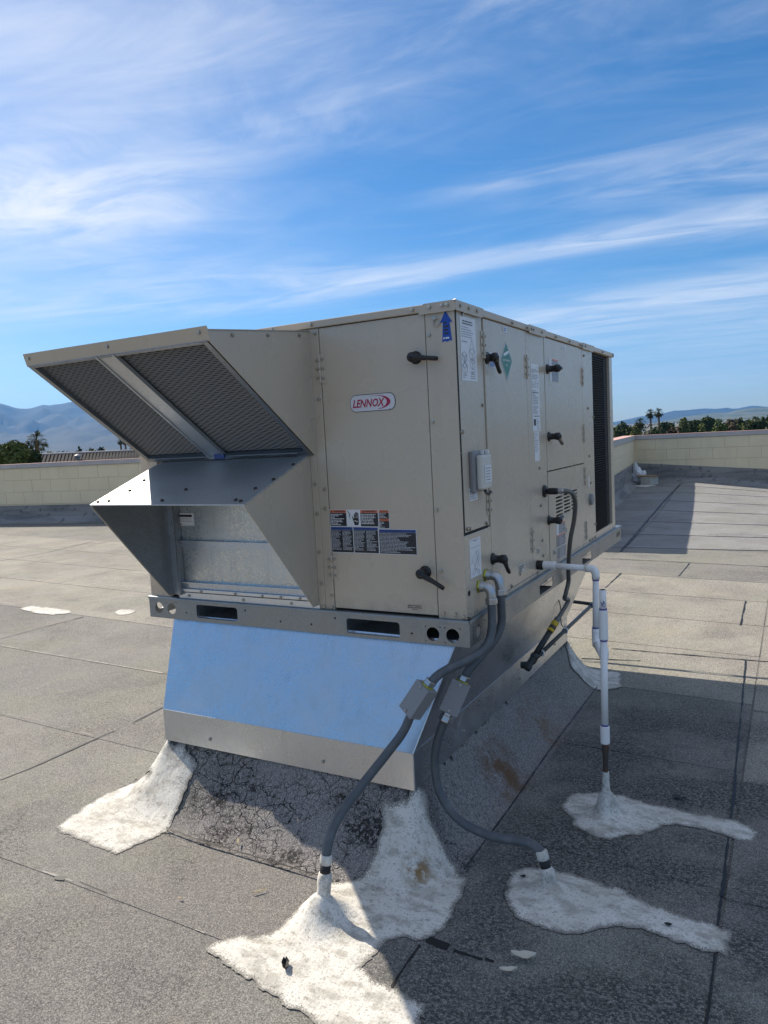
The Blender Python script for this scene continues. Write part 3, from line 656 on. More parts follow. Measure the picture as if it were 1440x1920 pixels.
# fork pockets running through the base
for u0, u1, v0, v1 in ((-.53, -.278, -.091, -.022), (-1.341, -1.092, -.088, -.018)):
    mb = MB()
    for (a, b, c, d) in ((u0, u1, v1, v1+.003), (u0, u1, v0-.003, v0), (u0-.003, u0, v0, v1), (u1, u1+.003, v0, v1)): mb.fbox(FR, a, b, c, d, -.28, .0075)
    mb.fbox(FR, u0, u1, v0, v1, -.29, -.28); mb.build('fork_pocket', M['galvanised_bright'], unit)
for (a, b) in RSLOT:
    mb = MB(); mb.fbox(RS, a-.004, b+.004, -.092, -.03, -.30, -.298); mb.fbox(RS, a-.004, b+.004, -.092, -.089, -.30, .008); mb.fbox(RS, a-.01, b+.01, -.066, -.060, -.05, -.02)
    mb.build('fork_pocket', M['galvanised_dull'], unit)
mb = MB(); mb.box(-1.60, -.02, .02, 2.60, Z0-.006, Z0+.001); mb.build('floor_pan', M['galvanised_dull'], unit)
# core of the cabinet, dark in every joint
MB().box(-1.61, -.02, .02, 2.42, Z0+.002, Z0+1.142).build('cabinet_core', M['dark_gap'], unit)
TP = M['tan_paint']
def skin(name, F, u0, u1, v0, v1, w0=-.019, w1=0.0, b=.0025): return MB().fbox(F, u0, u1, v0, v1, w0, w1).build(name, TP, unit, bevel=b)
# front
skin('side_mullion', FR, -1.629, -1.5, .001, 1.139); skin('upper_front_panel', FR, -1.498, -.66, .66, 1.139); skin('hinge_post', FR, -.658, -.5855, .001, 1.139)
front_door = skin('filter_door', FR, -.582, -.1185, .011, 1.1375); MB().fbox(FR, -.1155, -.0004, .001, 1.139, -.0034, 0).build('corner_post', TP, unit)
MB().fbox(RS, .0035, .0041, .001, 1.139, -.019, -.0002).build('corner_return', TP, unit)
# right side
skin('control_panel', RS, .015, .262, .327, 1.137, b=.002); MB().fbox(RS, .0042, .0145, .318, 1.139, -.02, .0012).fbox(RS, .0146, .25, .318, .3262, -.02, .0012).build('panel_gasket', M['dark_gap'], unit)
skin('hinge_recess', RS, .2635, .2795, .30, 1.138, -.019, -.010)
skin('lower_corner_panel', RS, .0042, .2795, .001, .3175)
skin('blower_door', RS, .2825, .801, .020, 1.138); skin('sill_strip', RS, .2825, 1.077, .001, .0185)
skin('mullion', RS, .8025, 1.077, .020, 1.138); skin('burner_door', RS, 1.086, 1.812, .4865, 1.137)
LV = [rrect(1.210+c*.150, 1.338+c*.150, .330-r*.0185+.010-.0055+c*.003, .330-r*.0185+.010+.0045+c*.003, .004, 2) for r in range(6) for c in range(3)]
MB().plate(RS, [(1.086, .020), (1.812, .020), (1.812, .481), (1.086, .481)], LV, -.012, 0).build('vent_door', TP, unit)
MB().fbox(RS, 1.0775, 1.812, .001, .0185, -.019, 0).build('sill_strip', TP, unit)
MB().fbox(RS, 1.17, 1.70, .232, .239, 0, .006).build('louver_rail', TP, unit, bevel=.002)
skin('coil_mullion', RS, 1.8135, 2.062, .001, 1.138)
# condenser coil: dark fins behind a frame
co = MB().fbox(RS, 2.064, 2.45, .045, 1.13, -.10, -.06).build('condenser_coil', M['dark_gap'], unit)
mb = MB()
for k in range(74): z = .05+k*.0146; mb.add([RS(u, z+dz, w) for u in (2.064, 2.44) for dz, w in ((0, -.003), (.0035, -.003), (.009, -.025), (.0055, -.025))], [(0, 1, 5, 4), (1, 2, 6, 5), (2, 3, 7, 6), (3, 0, 4, 7)])
o = mb.build('coil_fins', M['coil_fin'], co); o['kind'] = 'stuff'
mb = MB().fbox(RS, 2.0635, 2.534, .001, .044, -.03, 0); mb.build('coil_sill', TP, unit)
MB().fbox(RS, 2.535, 2.6185, .001, 1.138, -.02, 0).build('rear_post', TP, unit, bevel=.002)
MB().fbox(RS, 2.44, 2.534, .044, 1.13, -.06, -.018).build('coil_header', M['dark_gap'], unit)
skin('rear_panel', BK, -1.63, -.001, .001, 1.139); skin('left_panel', LS, .001, 2.619, .001, 1.139)
# lid with its lapped fascia pieces
MB().box(-1.640, .008, -.009, 2.652, Z0+1.1405, Z0+1.168).build('lid', M['lid_tan'], unit, bevel=.003)
for a, b, h0 in ((-.012, .262, 1.133), (.83, 1.09, 1.133), (1.80, 2.08, 1.134)):
    MB().prism(RS, [(a, h0), (b-.02, h0), (b, h0+.012), (b, 1.1695), (a, 1.1695)], .0085, .0115).build('lid_fascia', M['lid_tan'], unit)
MB().prism(FR, [(-.135, 1.1325), (.0115, 1.1325), (.0115, 1.1695), (-.115, 1.1695), (-.135, 1.150)], .0095, .012).build('lid_fascia', M['lid_tan'], unit)
MB().add([FR(.0125, 1.135, .0125), FR(.0125, 1.1695, .0125), FR(.012, 1.172, .011), FR(-.01, 1.1715, 0), FR(.0, 1.1695, .0), FR(.004, 1.135, .012)], [(0, 1, 2), (1, 3, 2), (0, 5, 1), (1, 4, 3)]).build('lid_corner', M['lid_tan'], unit)

# hinges
def hinge(F, u, v0, v1, w=0.0):
    mb = MB(); n = 3; d = .022
    mb.fbox(F, u-d-.003, u-.003, v0, v1, w, w+.0018).fbox(F, u+.003, u+d+.003, v0, v1, w, w+.0018)
    for k in range(4):
        a = v0+(v1-v0)*k/4; c = F(u, a+.001, w+.004); mb.tube([c, F(u, a+(v1-v0)/4-.001, w+.004)], .0045, 8)
    o = mb.build('hinge', TP, unit)
    s = MB()
    for k in range(3): s.screw(F, u-d*.6, v0+(v1-v0)*(.2+.3*k), .005, w+.0018); s.screw(F, u+d*.6, v0+(v1-v0)*(.17+.33*k), .005, w+.0018)
    q = s.build('screw_heads', M['screw_zinc'], o); q['kind'] = 'stuff'
hinge(FR, -.5845, .922, 1.036); hinge(FR, -.5845, .126, .232)
hinge(RS, .272, .981, 1.085, .001); hinge(RS, .268, .366, .478, .001); hinge(RS, .802, .924, 1.032); hinge(RS, .802, .124, .241)
for a, b in ((.925, 1.03), (.601, .708), (.354, .463), (.037, .147)): hinge(RS, 1.8125, a, b)
# latch handles
def latch(F, u, v, du, dv, L=.105, out=.042):
    mb = MB(); c = F(u, v, 0); ax = F(u, v, 1)-c
    mb.lathe(c, ax, [(.024, 0), (.024, .006), (.017, .008), (.0145, out*.6), (.016, out*.75), (.0185, out*.85), (.0185, out+.010), (.015, out+.014)], 18)
    n = math.hypot(du, dv); du /= n; dv /= n; pts = []
    for k in range(9):
        s = k/8; pts.append(F(u+du*L*s, v+dv*L*s, out+.006-.012*math.sin(s*1.6)+.004*s))
    mb.tube(pts, [.0140, .0125, .0110, .010, .009, .0085, .0085, .009, .0075], 10)
    return mb.build('latch_handle', M['black_plastic'], unit, smooth=True)
latch(FR, -.160, .982, 1, -.14, .10, .03); latch(FR, -.163, .178, .86, -.50, .105, .04)
latch(RS, .305, .985, .75, -.62, .088, .032); latch(RS, .285, .185, .72, -.66, .10, .045); latch(RS, 1.128, .985, 1, .06, .085, .05); latch(RS, 1.118, .655, .9, -.4, .10, .045); latch(RS, 1.075, .243, 1, .1, .085, .05)
# screws
mb = MB()
for u, v in ((-.60, 1.12), (-.60, .86), (-.598, .50), (-.602, .42), (-.598, .06), (-.598, .012), (-.635, .012), (-.102, 1.058), (-.104, .742), (-.105, .415), (-.098, .185), (-.095, .02), (-.047, .02), (-.012, .014)): mb.screw(FR, u, v)
for u in (-1.25, -1.0, -.80, -.61, -.16, -.09, -.04, -.02): mb.screw(FR, u, 1.154, .0065, .012)
for u in (.03, .11, .19, .60, .80, .86, .89, 1.02, 1.26, 1.52, 1.75, 1.79, 1.86, 2.3, 2.6): mb.screw(RS, u, 1.152, .0065, .0115)
for u, v in ((.03, .70), (.24, .80), (.035, .34), (.06, .337), (.232, .337), (.95, .51), (.955, .33), (.96, .16), (.965, .085), (1.86, 1.10), (1.93, .80), (1.93, .52), (1.955, .24), (1.95, .36), (2.05, .75), (2.03, .02), (1.9, .02), (1.96, .02), (2.04, .1), (.50, .03), (.42, .012), (.07, 1.128), (.012, .014)): mb.screw(RS, u, v, .0065, .001)
for v in (.62, .70): mb.screw(RS, .010, v, .004, .0012)
o = mb.build('screw_heads', M['screw_zinc'], unit); o['kind'] = 'stuff'
MB().add([RS(*p, .0012) for p in circ(.028, .098, .011, 14)], [tuple(range(14))]).build('knockout_hole', M['dark_gap'], unit, fix=False)
# wire ring held by a screw at the top corner
mb = MB(); mb.tube([FR(-.069+.013*math.cos(q), 1.099+.013*math.sin(q), .006) for q in np.linspace(.9, 2*math.pi+.3, 22)], .0022, 6, False); mb.screw(FR, -.078, 1.114, .008); mb.build('lifting_ring', M['screw_zinc'], unit)

# ---- upper intake hood
HX0, HX1 = -1.560, -.632
hood = MB().add([Vector((x, y, z+Z0)) for x in (HX0-.006, HX1+.006) for y, z in ((0.0, 1.134), (-.597, 1.082), (-.597, 1.079), (0.0, 1.131))], [(0, 1, 5, 4), (3, 7, 6, 2), (1, 2, 6, 5), (0, 3, 2, 1), (4, 5, 6, 7)]).build('intake_hood', TP, unit)
HS = lambda x: (lambda u, v, w: Vector((x+w, -u, v+Z0)))
SP = [(0.0, 1.130), (.592, 1.079), (.590, 1.046), (.012, .640), (0.0, .640)]
for nm, x, sgn in (('hood_side_panel', HX1, 1), ('hood_side_panel', HX0, -1)): MB().prism(HS(x), SP, 0, .003*sgn).build(nm, TP, hood)
MB().add([Vector((x, y, z+Z0)) for x in (HX0-.008, HX1+.008) for y, z in ((-.602, 1.092), (-.588, 1.044), (-.586, 1.044), (-.598, 1.086))], [(0, 1, 5, 4), (1, 2, 6, 5), (2, 3, 7, 6), (3, 0, 4, 7), (0, 3, 2, 1), (4, 5, 6, 7)]).build('hood_lip', TP, hood)
MB().fbox(FR, -.658, -.627, .021, 1.125, .0005, .0045).build('hood_flange', TP, hood, bevel=.0015)
# filter bank under the hood: s runs down the slope
ES = Vector((0, .578, -.406)); EL = ES.length; ES.normalize(); EN = Vector((0, -.406, -.578)).normalized()
FP = lambda u, v, w: Vector((u, -.588, 1.048+Z0))+ES*v+EN*w
XM = -1.125
fr = M['galvanised_dull']
MB().fbox(FP, HX0+.004, HX0+.028, 0, EL, -.02, .006).build('filter_rail', fr, hood); MB().fbox(FP, HX1-.026, HX1-.004, 0, EL, -.02, .006).build('filter_rail', fr, hood)
mb = MB().fbox(FP, XM-.048, XM+.048, 0, EL-.02, -.006, .004)
for a in (XM-.048, XM+.041): mb.fbox(FP, a, a+.007, 0, EL-.02, .004, .010)
mb.build('filter_divider', M['galvanised_hood'], hood)
MB().fbox(FP, HX0+.028, HX1-.026, EL-.030, EL, -.02, .008).build('filter_rail', fr, hood); MB().fbox(FP, HX0+.028, HX1-.026, 0, .010, -.02, .007).build('filter_rail', fr, hood)
for a, b in ((HX0+.030, XM-.050), (XM+.050, HX1-.028)):
    f = MB().fbox(FP, a, b, .012, EL-.032, -.030, -.012).build('air_filter', M['filter_dark'], hood)
    mb = MB(); n = 84
    for k in range(n):                                  # expanded metal face: wavy strands
        v = .018+(EL-.055)*k/n; L = []
        for i in range(31): L.append((a+(b-a)*i/30, v+.0007*math.sin(i*2.1+k*2.4), -.010+.0015*math.sin(i*2.1+k*2.4)))
        vs = [FP(u, vv+d, w+e) for u, vv, w in L for d, e in ((0, 0), (.0022, .002))]
        mb.add(vs, [(2*i, 2*i+1, 2*i+3, 2*i+2) for i in range(30)])
    o = mb.build('filter_mesh', M['filter_wire'], f, fix=False); o['kind'] = 'stuff'
mb = MB()
for v in (1.07, .99, .86, .665, .655, .645): mb.screw(FR, -.640, v, .006, .0045)
for v in (.52, .40, .24, .11): mb.screw(FR, -.640, v, .006, .0045)
for u, v in ((.07, 1.126), (.30, 1.106), (.50, 1.088)): mb.screw(lambda a, b, w: Vector((a, b, w)), 0, 0, .0001)
for x in (HX0+.02, -1.1, HX1-.03): mb.screw(FR, x, 1.074, .006, .596)
for y in (.07, .27, .47): mb.screw(HS(HX1+.003), y, 1.115-y*.087, .006, .001)
mb.f = [f for f in mb.f]; o = mb.build('screw_heads', M['screw_zinc'], hood); o['kind'] = 'stuff'

# ---- lower relief hood, galvanised top, and the damper behind it
LX0, LX1 = -1.465, -.662
low = MB().add([Vector((x, y, z+Z0)) for x in (LX0-.004, LX1+.004) for y, z in ((0.0, .646), (-.436, .484), (-.436, .480), (0.0, .642))], [(0, 1, 5, 4), (3, 7, 6, 2), (1, 2, 6, 5), (0, 3, 2, 1), (4, 5, 6, 7)]).build('relief_hood', M['galvanised_hood'], unit)
LP = [(0.0, .640), (.432, .479), (.428, .468), (.045, .018), (0.0, .018)]
MB().prism(HS(LX1), LP, 0, .003).build('hood_side_panel', TP, low); MB().prism(HS(LX0), LP, 0, -.003).build('hood_side_panel', TP, low)
MB().prism(HS(LX0+.003), [(0.003, .636), (.426, .477), (.422, .469), (.045, .024), (0.003, .024)], 0, -.002).build('hood_liner', M['galvanised_dull'], low)
mb = MB().fbox(HS(LX1), .0, .0, 0, 0, 0, 0)
mb = MB()
for u, s in ((LX0+.02, .95), (LX0+.075, .93), (LX0+.10, .72), (LX0+.085, .5), (-1.05, .72), (-1.09, .93), (-.72, .93), (-.69, .95), (-.70, .72), (-.67, .55), (-.668, .25)):
    mb.screw(lambda a, b, w: Vector((a, -.436*b, Z0+.646-.162*b))+Vector((0, -.35, .94))*w, u, s, .0065)
o = mb.build('screw_heads', M['screw_dark'], low); o['kind'] = 'stuff'
MB().add([FR(-1.49, .640, .045), FR(-.70, .640, .045), FR(-.70, .660, .030), FR(-1.49, .660, .030), FR(-1.49, .640, .0), FR(-.70, .640, .0), FR(-.70, .660, .0), FR(-1.49, .660, .0)], [(0, 1, 2, 3), (4, 7, 6, 5), (0, 4, 5, 1), (2, 6, 7, 3), (0, 3, 7, 4), (1, 5, 6, 2)]).build('hood_gap_strip', M['galvanised_bright'], unit)
MB().fbox(FR, -1.13, -1.075, .640, .662, .040, .0465).build('blue_sticker', M['label_navy'], unit)
MB().fbox(FR, -1.545, -1.50, .60, .675, 0, .02).build('hood_bracket', TP, unit)
da = MB().fbox(FR, -1.465, -.665, .075, .64, -.018, -.012).build('relief_damper', M['galvanised_damper'], unit)
MB().fbox(FR, -1.465, -1.425, .02, .64, -.010, .014).build('damper_jamb', M['galvanised'], da); MB().fbox(FR, -1.425, -1.415, .02, .64, -.010, .022).build('damper_jamb', M['galvanised_dull'], da)
for v in (.268, .075): MB().fbox(FR, -1.445, -.665, v, v+.005, -.012, .012).fbox(FR, -1.445, -.665, v-.026, v, -.012, -.004).build('damper_blade_edge', M['galvanised'], da)
MB().fbox(FR, -1.43, -.66, .035, .048, -.012, .010).build('damper_stop', M['galvanised_bright'], da)
MB().fbox(FR, -1.44, -.655, .003, .030, -.012, .006).build('damper_sill', M['galvanised_bright'], da)
mb = MB()
for u in (-1.38, -1.06, -.80): mb.screw(FR, u, .016, .006, .006)
for u in (-1.3, -1.1, -.95, -.85, -.75): mb.screw(FR, u, .041, .005, .010)
mb.screw(FR, -1.44, .016, .006, .001); o = mb.build('screw_heads', M['screw_zinc'], da); o['kind'] = 'stuff'

DAMPER = True
# ---- labels and writing
def words(F, u0, u1, v0, v1, n, mt, parent, w, fill=.9, lead=0.5):
    mb = MB(); dv = (v1-v0)/n
    for k in range(n):
        v = v1-(k+.5)*dv; u = u0; end = u0+(u1-u0)*(fill*random.uniform(.75, 1.0) if random.random() > .25 else fill*random.uniform(.3, .8))
        while u < end:
            l = min(random.uniform(.6, 2.4)*dv, end-u); mb.add([F(a, b, w) for a, b in ((u, v-dv*lead/2), (u+l, v-dv*lead/2), (u+l, v+dv*lead/2), (u, v+dv*lead/2))], [(0, 1, 2, 3)]); u += l+dv*.35
    o = mb.build('fine_print', mt, parent, fix=False); o['kind'] = 'stuff'; return o
def sticker(name, F, u0, u1, v0, v1, mt, w=.0004, parent=None, th=.0008): return MB().fbox(F, u0, u1, v0, v1, w, w+th).build(name, M[mt], parent or unit)
def flat(name, F, polys, mt, w, parent):
    if name not in ('swoosh', 'shock_symbol'):
        for P in polys: MB().add([F(a, b, w) for a, b in P], [tuple(range(len(P)))]).build(name, M[mt], parent, fix=False)
        return
    mb = MB()
    for P in polys: mb.add([F(a, b, w) for a, b in P], [tuple(range(len(P)))])
    tag(mb.build(name, M[mt], parent, fix=False), kind='stuff')
dl = sticker('damper_label', FR, -1.436, -1.330, .340, .397, 'label_white', -.0118, da); flat('black_field', FR, [[(-1.426, .380), (-1.340, .380), (-1.340, .391), (-1.426, .391)]], 'label_black', -.0108, dl); words(FR, -1.43, -1.337, .355, .377, 3, M['ink_grey'], dl, -.0106, 1, .3); words(FR, -1.428, -1.338, .343, .351, 1, M['ink'], dl, -.0106, 1, .6)
# maker's badge
u0, u1, v0, v1 = -.4545, -.2545, .798, .864
bd = MB().prism(FR, rrect(u0, u1, v0, v1, .027, 8), .0002, .0016).build('maker_badge', M['label_black'], unit)
MB().prism(FR, rrect(u0+.0022, u1-.0022, v0+.0022, v1-.0022, .025, 8), .0016, .0026).build('badge_face', M['logo_silver'], bd)
text_mesh('LENNOX', .042, FR, -.3755, .8285, .0031, M['logo_red'], bd, shear=.28, sx=.80, bold=.0011)
cx, cy = -.337, .831; sw = []
o1 = [(cx+.062*math.cos(q), cy+.0265*math.sin(q)) for q in np.linspace(R(118), R(-80), 26)]; i1 = [(cx-.004+.050*math.cos(q), cy+.0255*math.sin(q)) for q in np.linspace(R(-80), R(118), 26)]
for k in range(25): sw.append([o1[k], o1[k+1], i1[24-k], i1[25-k]])
flat('swoosh', FR, sw, 'logo_red', .0030, bd); flat('registered_mark', FR, [circ(-.279, .803, .0028, 8)], 'ink_grey', .0030, bd)
# warning labels on the filter door
wl = sticker('warning_label', FR, -.582, -.3555, .3485, .4165, 'label_white')
flat('black_field', FR, [[(-.580, .350), (-.503, .350), (-.503, .403), (-.580, .403)], [(-.437, .350), (-.3575, .350), (-.3575, .403), (-.437, .403)]], 'label_black', .0014, wl)
flat('orange_band', FR, [[(-.580, .4035), (-.503, .4035), (-.503, .4148), (-.580, .4148)], [(-.437, .4035), (-.3575, .4035), (-.3575, .4148), (-.437, .4148)]], 'label_orange', .0014, wl)
text_mesh('WARNING', .0105, FR, -.535, .409, .0018, M['ink'], wl, bold=.0003); text_mesh('WARNING', .0105, FR, -.392, .409, .0018, M['ink'], wl, bold=.0003)
flat('warning_triangle', FR, [[(-.577, .405), (-.568, .405), (-.5725, .4135)], [(-.428, .405), (-.419, .405), (-.4235, .4135)]], 'ink', .0018, wl)
words(FR, -.577, -.506, .353, .400, 8, M['label_white'], wl, .0018); words(FR, -.434, -.36, .358, .400, 7, M['label_white'], wl, .0018)
hx, hy = -.458, .372                                     # hand and live wire
hand = [[(hx-.010, hy+.010), (hx-.012, hy-.004), (hx-.008, hy-.018), (hx+.009, hy-.018), (hx+.013, hy-.004), (hx+.012, hy+.010)]]
for k, (a, t) in enumerate(((-.0095, .026), (-.004, .032), (.0018, .0335), (.0075, .030))): hand.append([(hx+a, hy+.008), (hx+a+.0042, hy+.008), (hx+a+.0046, hy+t), (hx+a+.0022, hy+t+.002), (hx+a, hy+t)])
hand.append([(hx-.012, hy-.004), (hx-.009, hy+.004), (hx-.0165, hy+.018), (hx-.0195, hy+.017)])
flat('shock_symbol', FR, hand+[[(-.498, .411), (-.4955, .412), (-.484, .397), (-.487, .396)], [(-.487, .3975), (-.4835, .3975), (-.489, .387), (-.492, .388)], [(-.492, .389), (-.489, .3865), (-.4815, .380), (-.484, .3785)]], 'label_black', .0015, wl)
flat('shock_bolt', FR, [[(hx-.012, hy-.001), (hx-.002, hy+.002), (hx+.003, hy-.003), (hx+.013, hy+.001), (hx+.004, hy-.0065), (hx-.002, hy-.002)]], 'label_white', .0019, wl)
ws = sticker('warning_label', FR, -.3545, -.3070, .341, .4165, 'label_white')
flat('black_field', FR, [[(-.3525, .343), (-.309, .343), (-.309, .4045), (-.3525, .4045)]], 'label_black', .0014, ws); flat('orange_band', FR, [[(-.3525, .405), (-.309, .405), (-.309, .415), (-.3525, .415)], [(-.3525, .372), (-.309, .372), (-.309, .381), (-.3525, .381)]], 'label_orange', .0016, ws)
text_mesh('WARNING', .0085, FR, -.330, .410, .0018, M['ink'], ws, sx=.85); text_mesh('WARNING', .0080, FR, -.330, .3765, .0019, M['ink'], ws, sx=.85); words(FR, -.351, -.311, .383, .403, 4, M['ink_pale'], ws, .0018); words(FR, -.351, -.326, .345, .370, 5, M['ink_pale'], ws, .0018)
wb = sticker('notice_label', FR, -.582, -.3595, .2415, .3478, 'label_white')
flat('black_field', FR, [[(-.580, .2435), (-.4765, .2435), (-.4765, .334), (-.580, .334)], [(-.4735, .2435), (-.3615, .2435), (-.3615, .334), (-.4735, .334)]], 'label_black', .0014, wb)
flat('blue_band', FR, [[(-.580, .3345), (-.4765, .3345), (-.4765, .346), (-.580, .346)], [(-.4735, .3345), (-.3615, .3345), (-.3615, .346), (-.4735, .346)]], 'label_navy', .0014, wb)
for a, b in ((-.577, -.531), (-.526, -.479), (-.471, -.419), (-.415, -.365)): words(FR, a, b, .252, .332, 16, M['ink_pale'], wb, .0018, 1.0, .42)
wr = sticker('notice_label', FR, -.3585, -.1935, .2415, .3405, 'label_white')
flat('black_field', FR, [[(-.3565, .2435), (-.1955, .2435), (-.1955, .327), (-.3565, .327)]], 'label_black', .0014, wr); flat('blue_band', FR, [[(-.3565, .3275), (-.1955, .3275), (-.1955, .3388), (-.3565, .3388)]], 'label_navy', .0014, wr)
text_mesh('NOTICE', .009, FR, -.276, .333, .0018, M['ink'], wr); words(FR, -.353, -.2, .247, .325, 15, M['ink_pale'], wr, .0018, 1.0, .42)
nt_ = sticker('door_note', FR, -.2475, -.1865, .0235, .0475, 'tan_paint'); text_mesh('REMOVE SCREWS\nBEFORE OPENING\nDOOR', .0072, FR, -.217, .0355, .0016, M['ink'], nt_, bold=.0002)
# blue arrow pointing up
ar = MB().prism(FR, [(-.034, 1.137), (-.056, 1.096), (-.0455, 1.0965), (-.0505, 1.026), (-.040, 1.031), (-.031, 1.026), (-.022, 1.031), (-.0125, 1.029), (-.0195, 1.0955), (-.009, 1.0945)], .0006, .0014).build('blue_arrow', M['arrow_blue'], unit)
words(FR, -.046, -.018, 1.036, 1.044, 1, M['label_white'], ar, .0018, 1.0, .7); words(FR, -.043, -.021, 1.05, 1.10, 4, M['ink'], ar, .0018, 1.0, .5)
# paper sheets on the right side
dc = sticker('rigging_sheet', RS, .046, .196, .888, 1.122, 'label_white'); words(RS, .068, .172, 1.092, 1.110, 2, M['ink'], dc, .0016, 1, .5); words(RS, .055, .18, 1.045, 1.088, 5, M['ink_grey'], dc, .0016, 1, .35)
def lines(name, F, segs, mt, w, parent, th=.0011):
    mb = MB()
    for (a, b, c, d) in segs:
        l = math.hypot(c-a, d-b); nx_, ny_ = -(d-b)/l*th, (c-a)/l*th
        mb.add([F(a+nx_, b+ny_, w), F(c+nx_, d+ny_, w), F(c-nx_, d-ny_, w), F(a-nx_, b-ny_, w)], [(0, 1, 2, 3)])
    return mb.build(name, M[mt], parent, fix=False)
S = []
def crate(u, v, s): return [(u-s, v, u, v-s*.5), (u, v-s*.5, u+s, v), (u-s, v, u-s, v-s*.9), (u+s, v, u+s, v-s*.9), (u, v-s*.5, u, v-s*1.4), (u-s, v-s*.9, u, v-s*1.4), (u, v-s*1.4, u+s, v-s*.9), (u-s, v, u, v+s*.4), (u, v+s*.4, u+s, v)]
for u, v, s in ((.152, 1.00, .026), (.076, .985, .022), (.152, .965, .024), (.076, .945, .024)): S += crate(u, v, s)
S += [(.152, 1.045, .126, 1.0), (.152, 1.045, .178, 1.0), (.058, .985, .1, .935), (.1, .985, .058, .935), (.14, .925, .15, .915), (.15, .915, .18, .935)]
lines('line_drawing', RS, S, 'ink_grey', .0017, dc); words(RS, .13, .186, .895, .925, 4, M['ink_grey'], dc, .0016, 1, .4); words(RS, .06, .11, 1.025, 1.037, 1, M['ink_grey'], dc, .0016, 1, .4); words(RS, .055, .10, .896, .912, 2, M['ink_grey'], dc, .0016, 1, .4)
dg = sticker('clearance_sheet', RS, .049, .160, .148, .296, 'label_white')
S = [(.06, .29, .15, .29), (.06, .262, .15, .262), (.075, .17, .145, .235), (.085, .16, .15, .215), (.07, .215, .12, .16), (.11, .25, .14, .18), (.06, .2, .09, .235), (.1, .235, .13, .245), (.09, .178, .13, .172), (.125, .21, .145, .255), (.065, .16, .08, .165), (.10, .195, .115, .225)]
lines('line_drawing', RS, S, 'ink_grey', .0017, dg, .0009); words(RS, .128, .154, .152, .172, 4, M['ink_grey'], dg, .0016, 1, .4); words(RS, .09, .125, .283, .289, 1, M['ink_grey'], dg, .0016, 1, .5)
dm = MB().prism(RS, [(.535, 1.072), (.612, .990), (.535, .902), (.460, .990)], .0004, .0012).build('hazard_diamond', M['label_white'], unit)
flat('green_field', RS, [[(.535, 1.067), (.607, .990), (.535, .908), (.465, .990)]], 'label_green', .0016, dm)
lines('border_line', RS, [(.535, 1.061, .601, .990), (.601, .990, .535, .914), (.535, .914, .471, .990), (.471, .990, .535, 1.061)], 'label_white', .0019, dm, .0008)
flat('gas_bottle', RS, [[(.500, 1.016), (.503, 1.006), (.548, 1.016), (.566, 1.026), (.563, 1.032), (.545, 1.030)]], 'label_white', .0019, dm)
text_mesh('NON-FLAMMABLE', .0135, RS, .535, .990, .0020, M['label_white'], dm, bold=.0002, sx=.86); text_mesh('GAS', .0115, RS, .535, .970, .0020, M['label_white'], dm, bold=.0002); text_mesh('2', .017, RS, .535, .929, .0020, M['label_white'], dm)
sm = sticker('small_sticker', RS, .506, .556, 1.106, 1.129, 'label_white'); words(RS, .512, .55, 1.109, 1.127, 2, M['label_lilac'], sm, .0016, 1, .7)
bl = sticker('latch_sticker', RS, .330, .392, .952, 1.010, 'label_white'); flat('blue_panel', RS, [[(.333, .992), (.389, .992), (.389, 1.007), (.333, 1.007)], [(.339, .955), (.389, .955), (.389, .975), (.339, .975)]], 'label_lilac', .0016, bl)
tl = sticker('rating_plate', RS, .868, .985, .686, .998, 'label_white', th=.0006)
for (a, b, v0_, v1_, n, mt_) in ((.876, .978, .955, .975, 3, 'ink_grey'), (.876, .978, .925, .950, 3, 'ink_grey'), (.876, .905, .885, .92, 5, 'ink_grey'), (.915, .94, .885, .92, 5, 'ink_grey'), (.95, .978, .885, .92, 5, 'ink_grey'), (.876, .978, .81, .878, 9, 'ink_grey'), (.876, .978, .765, .805, 8, 'ink_grey'), (.89, .978, .752, .76, 1, 'ink'), (.876, .978, .862, .868, 1, 'ink')): words(RS, a, b, v0_, v1_, n, M[mt_], tl, .0014, 1, .5)
flat('code_panel', RS, [[(.884, .712), (.918, .712), (.918, .742), (.884, .742)]], 'ink', .0014, tl); words(RS, .93, .975, .69, .745, 6, M['ink_grey'], tl, .0014, 1, .4)
t2 = sticker('wiring_label', RS, .884, .958, .545, .683, 'label_white'); words(RS, .89, .952, .585, .68, 9, M['ink_grey'], t2, .0016, .9, .35)
w3 = sticker('warning_label', RS, 1.165, 1.322, .926, 1.043, 'label_white'); flat('grey_panel', RS, [[(1.205, .929), (1.319, .929), (1.319, .980), (1.205, .980)], [(1.205, .985), (1.319, .985), (1.319, 1.033), (1.205, 1.033)]], 'label_grey', .0016, w3)
flat('red_line', RS, [[(1.205, 1.033), (1.319, 1.033), (1.319, 1.041), (1.205, 1.041)], [(1.205, .980), (1.319, .980), (1.319, .985), (1.205, .985)]], 'label_orange', .0017, w3); words(RS, 1.21, 1.315, .932, .978, 7, M['ink_pale'], w3, .0019, 1, .4); words(RS, 1.21, 1.315, .987, 1.03, 7, M['ink_pale'], w3, .0019, 1, .4)
s3 = sticker('small_sticker', RS, 1.408, 1.477, 1.100, 1.120, 'label_white'); words(RS, 1.42, 1.465, 1.102, 1.118, 2, M['ink_grey'], s3, .0016, 1, .6)
w4 = sticker('warning_label', RS, 1.203, 1.370, .022, .209, 'label_white')
flat('grey_panel', RS, [[(1.247, .150), (1.367, .150), (1.367, .200), (1.247, .200)], [(1.206, .085), (1.367, .085), (1.367, .140), (1.206, .140)], [(1.206, .025), (1.367, .025), (1.367, .081), (1.206, .081)]], 'label_grey', .0016, w4)
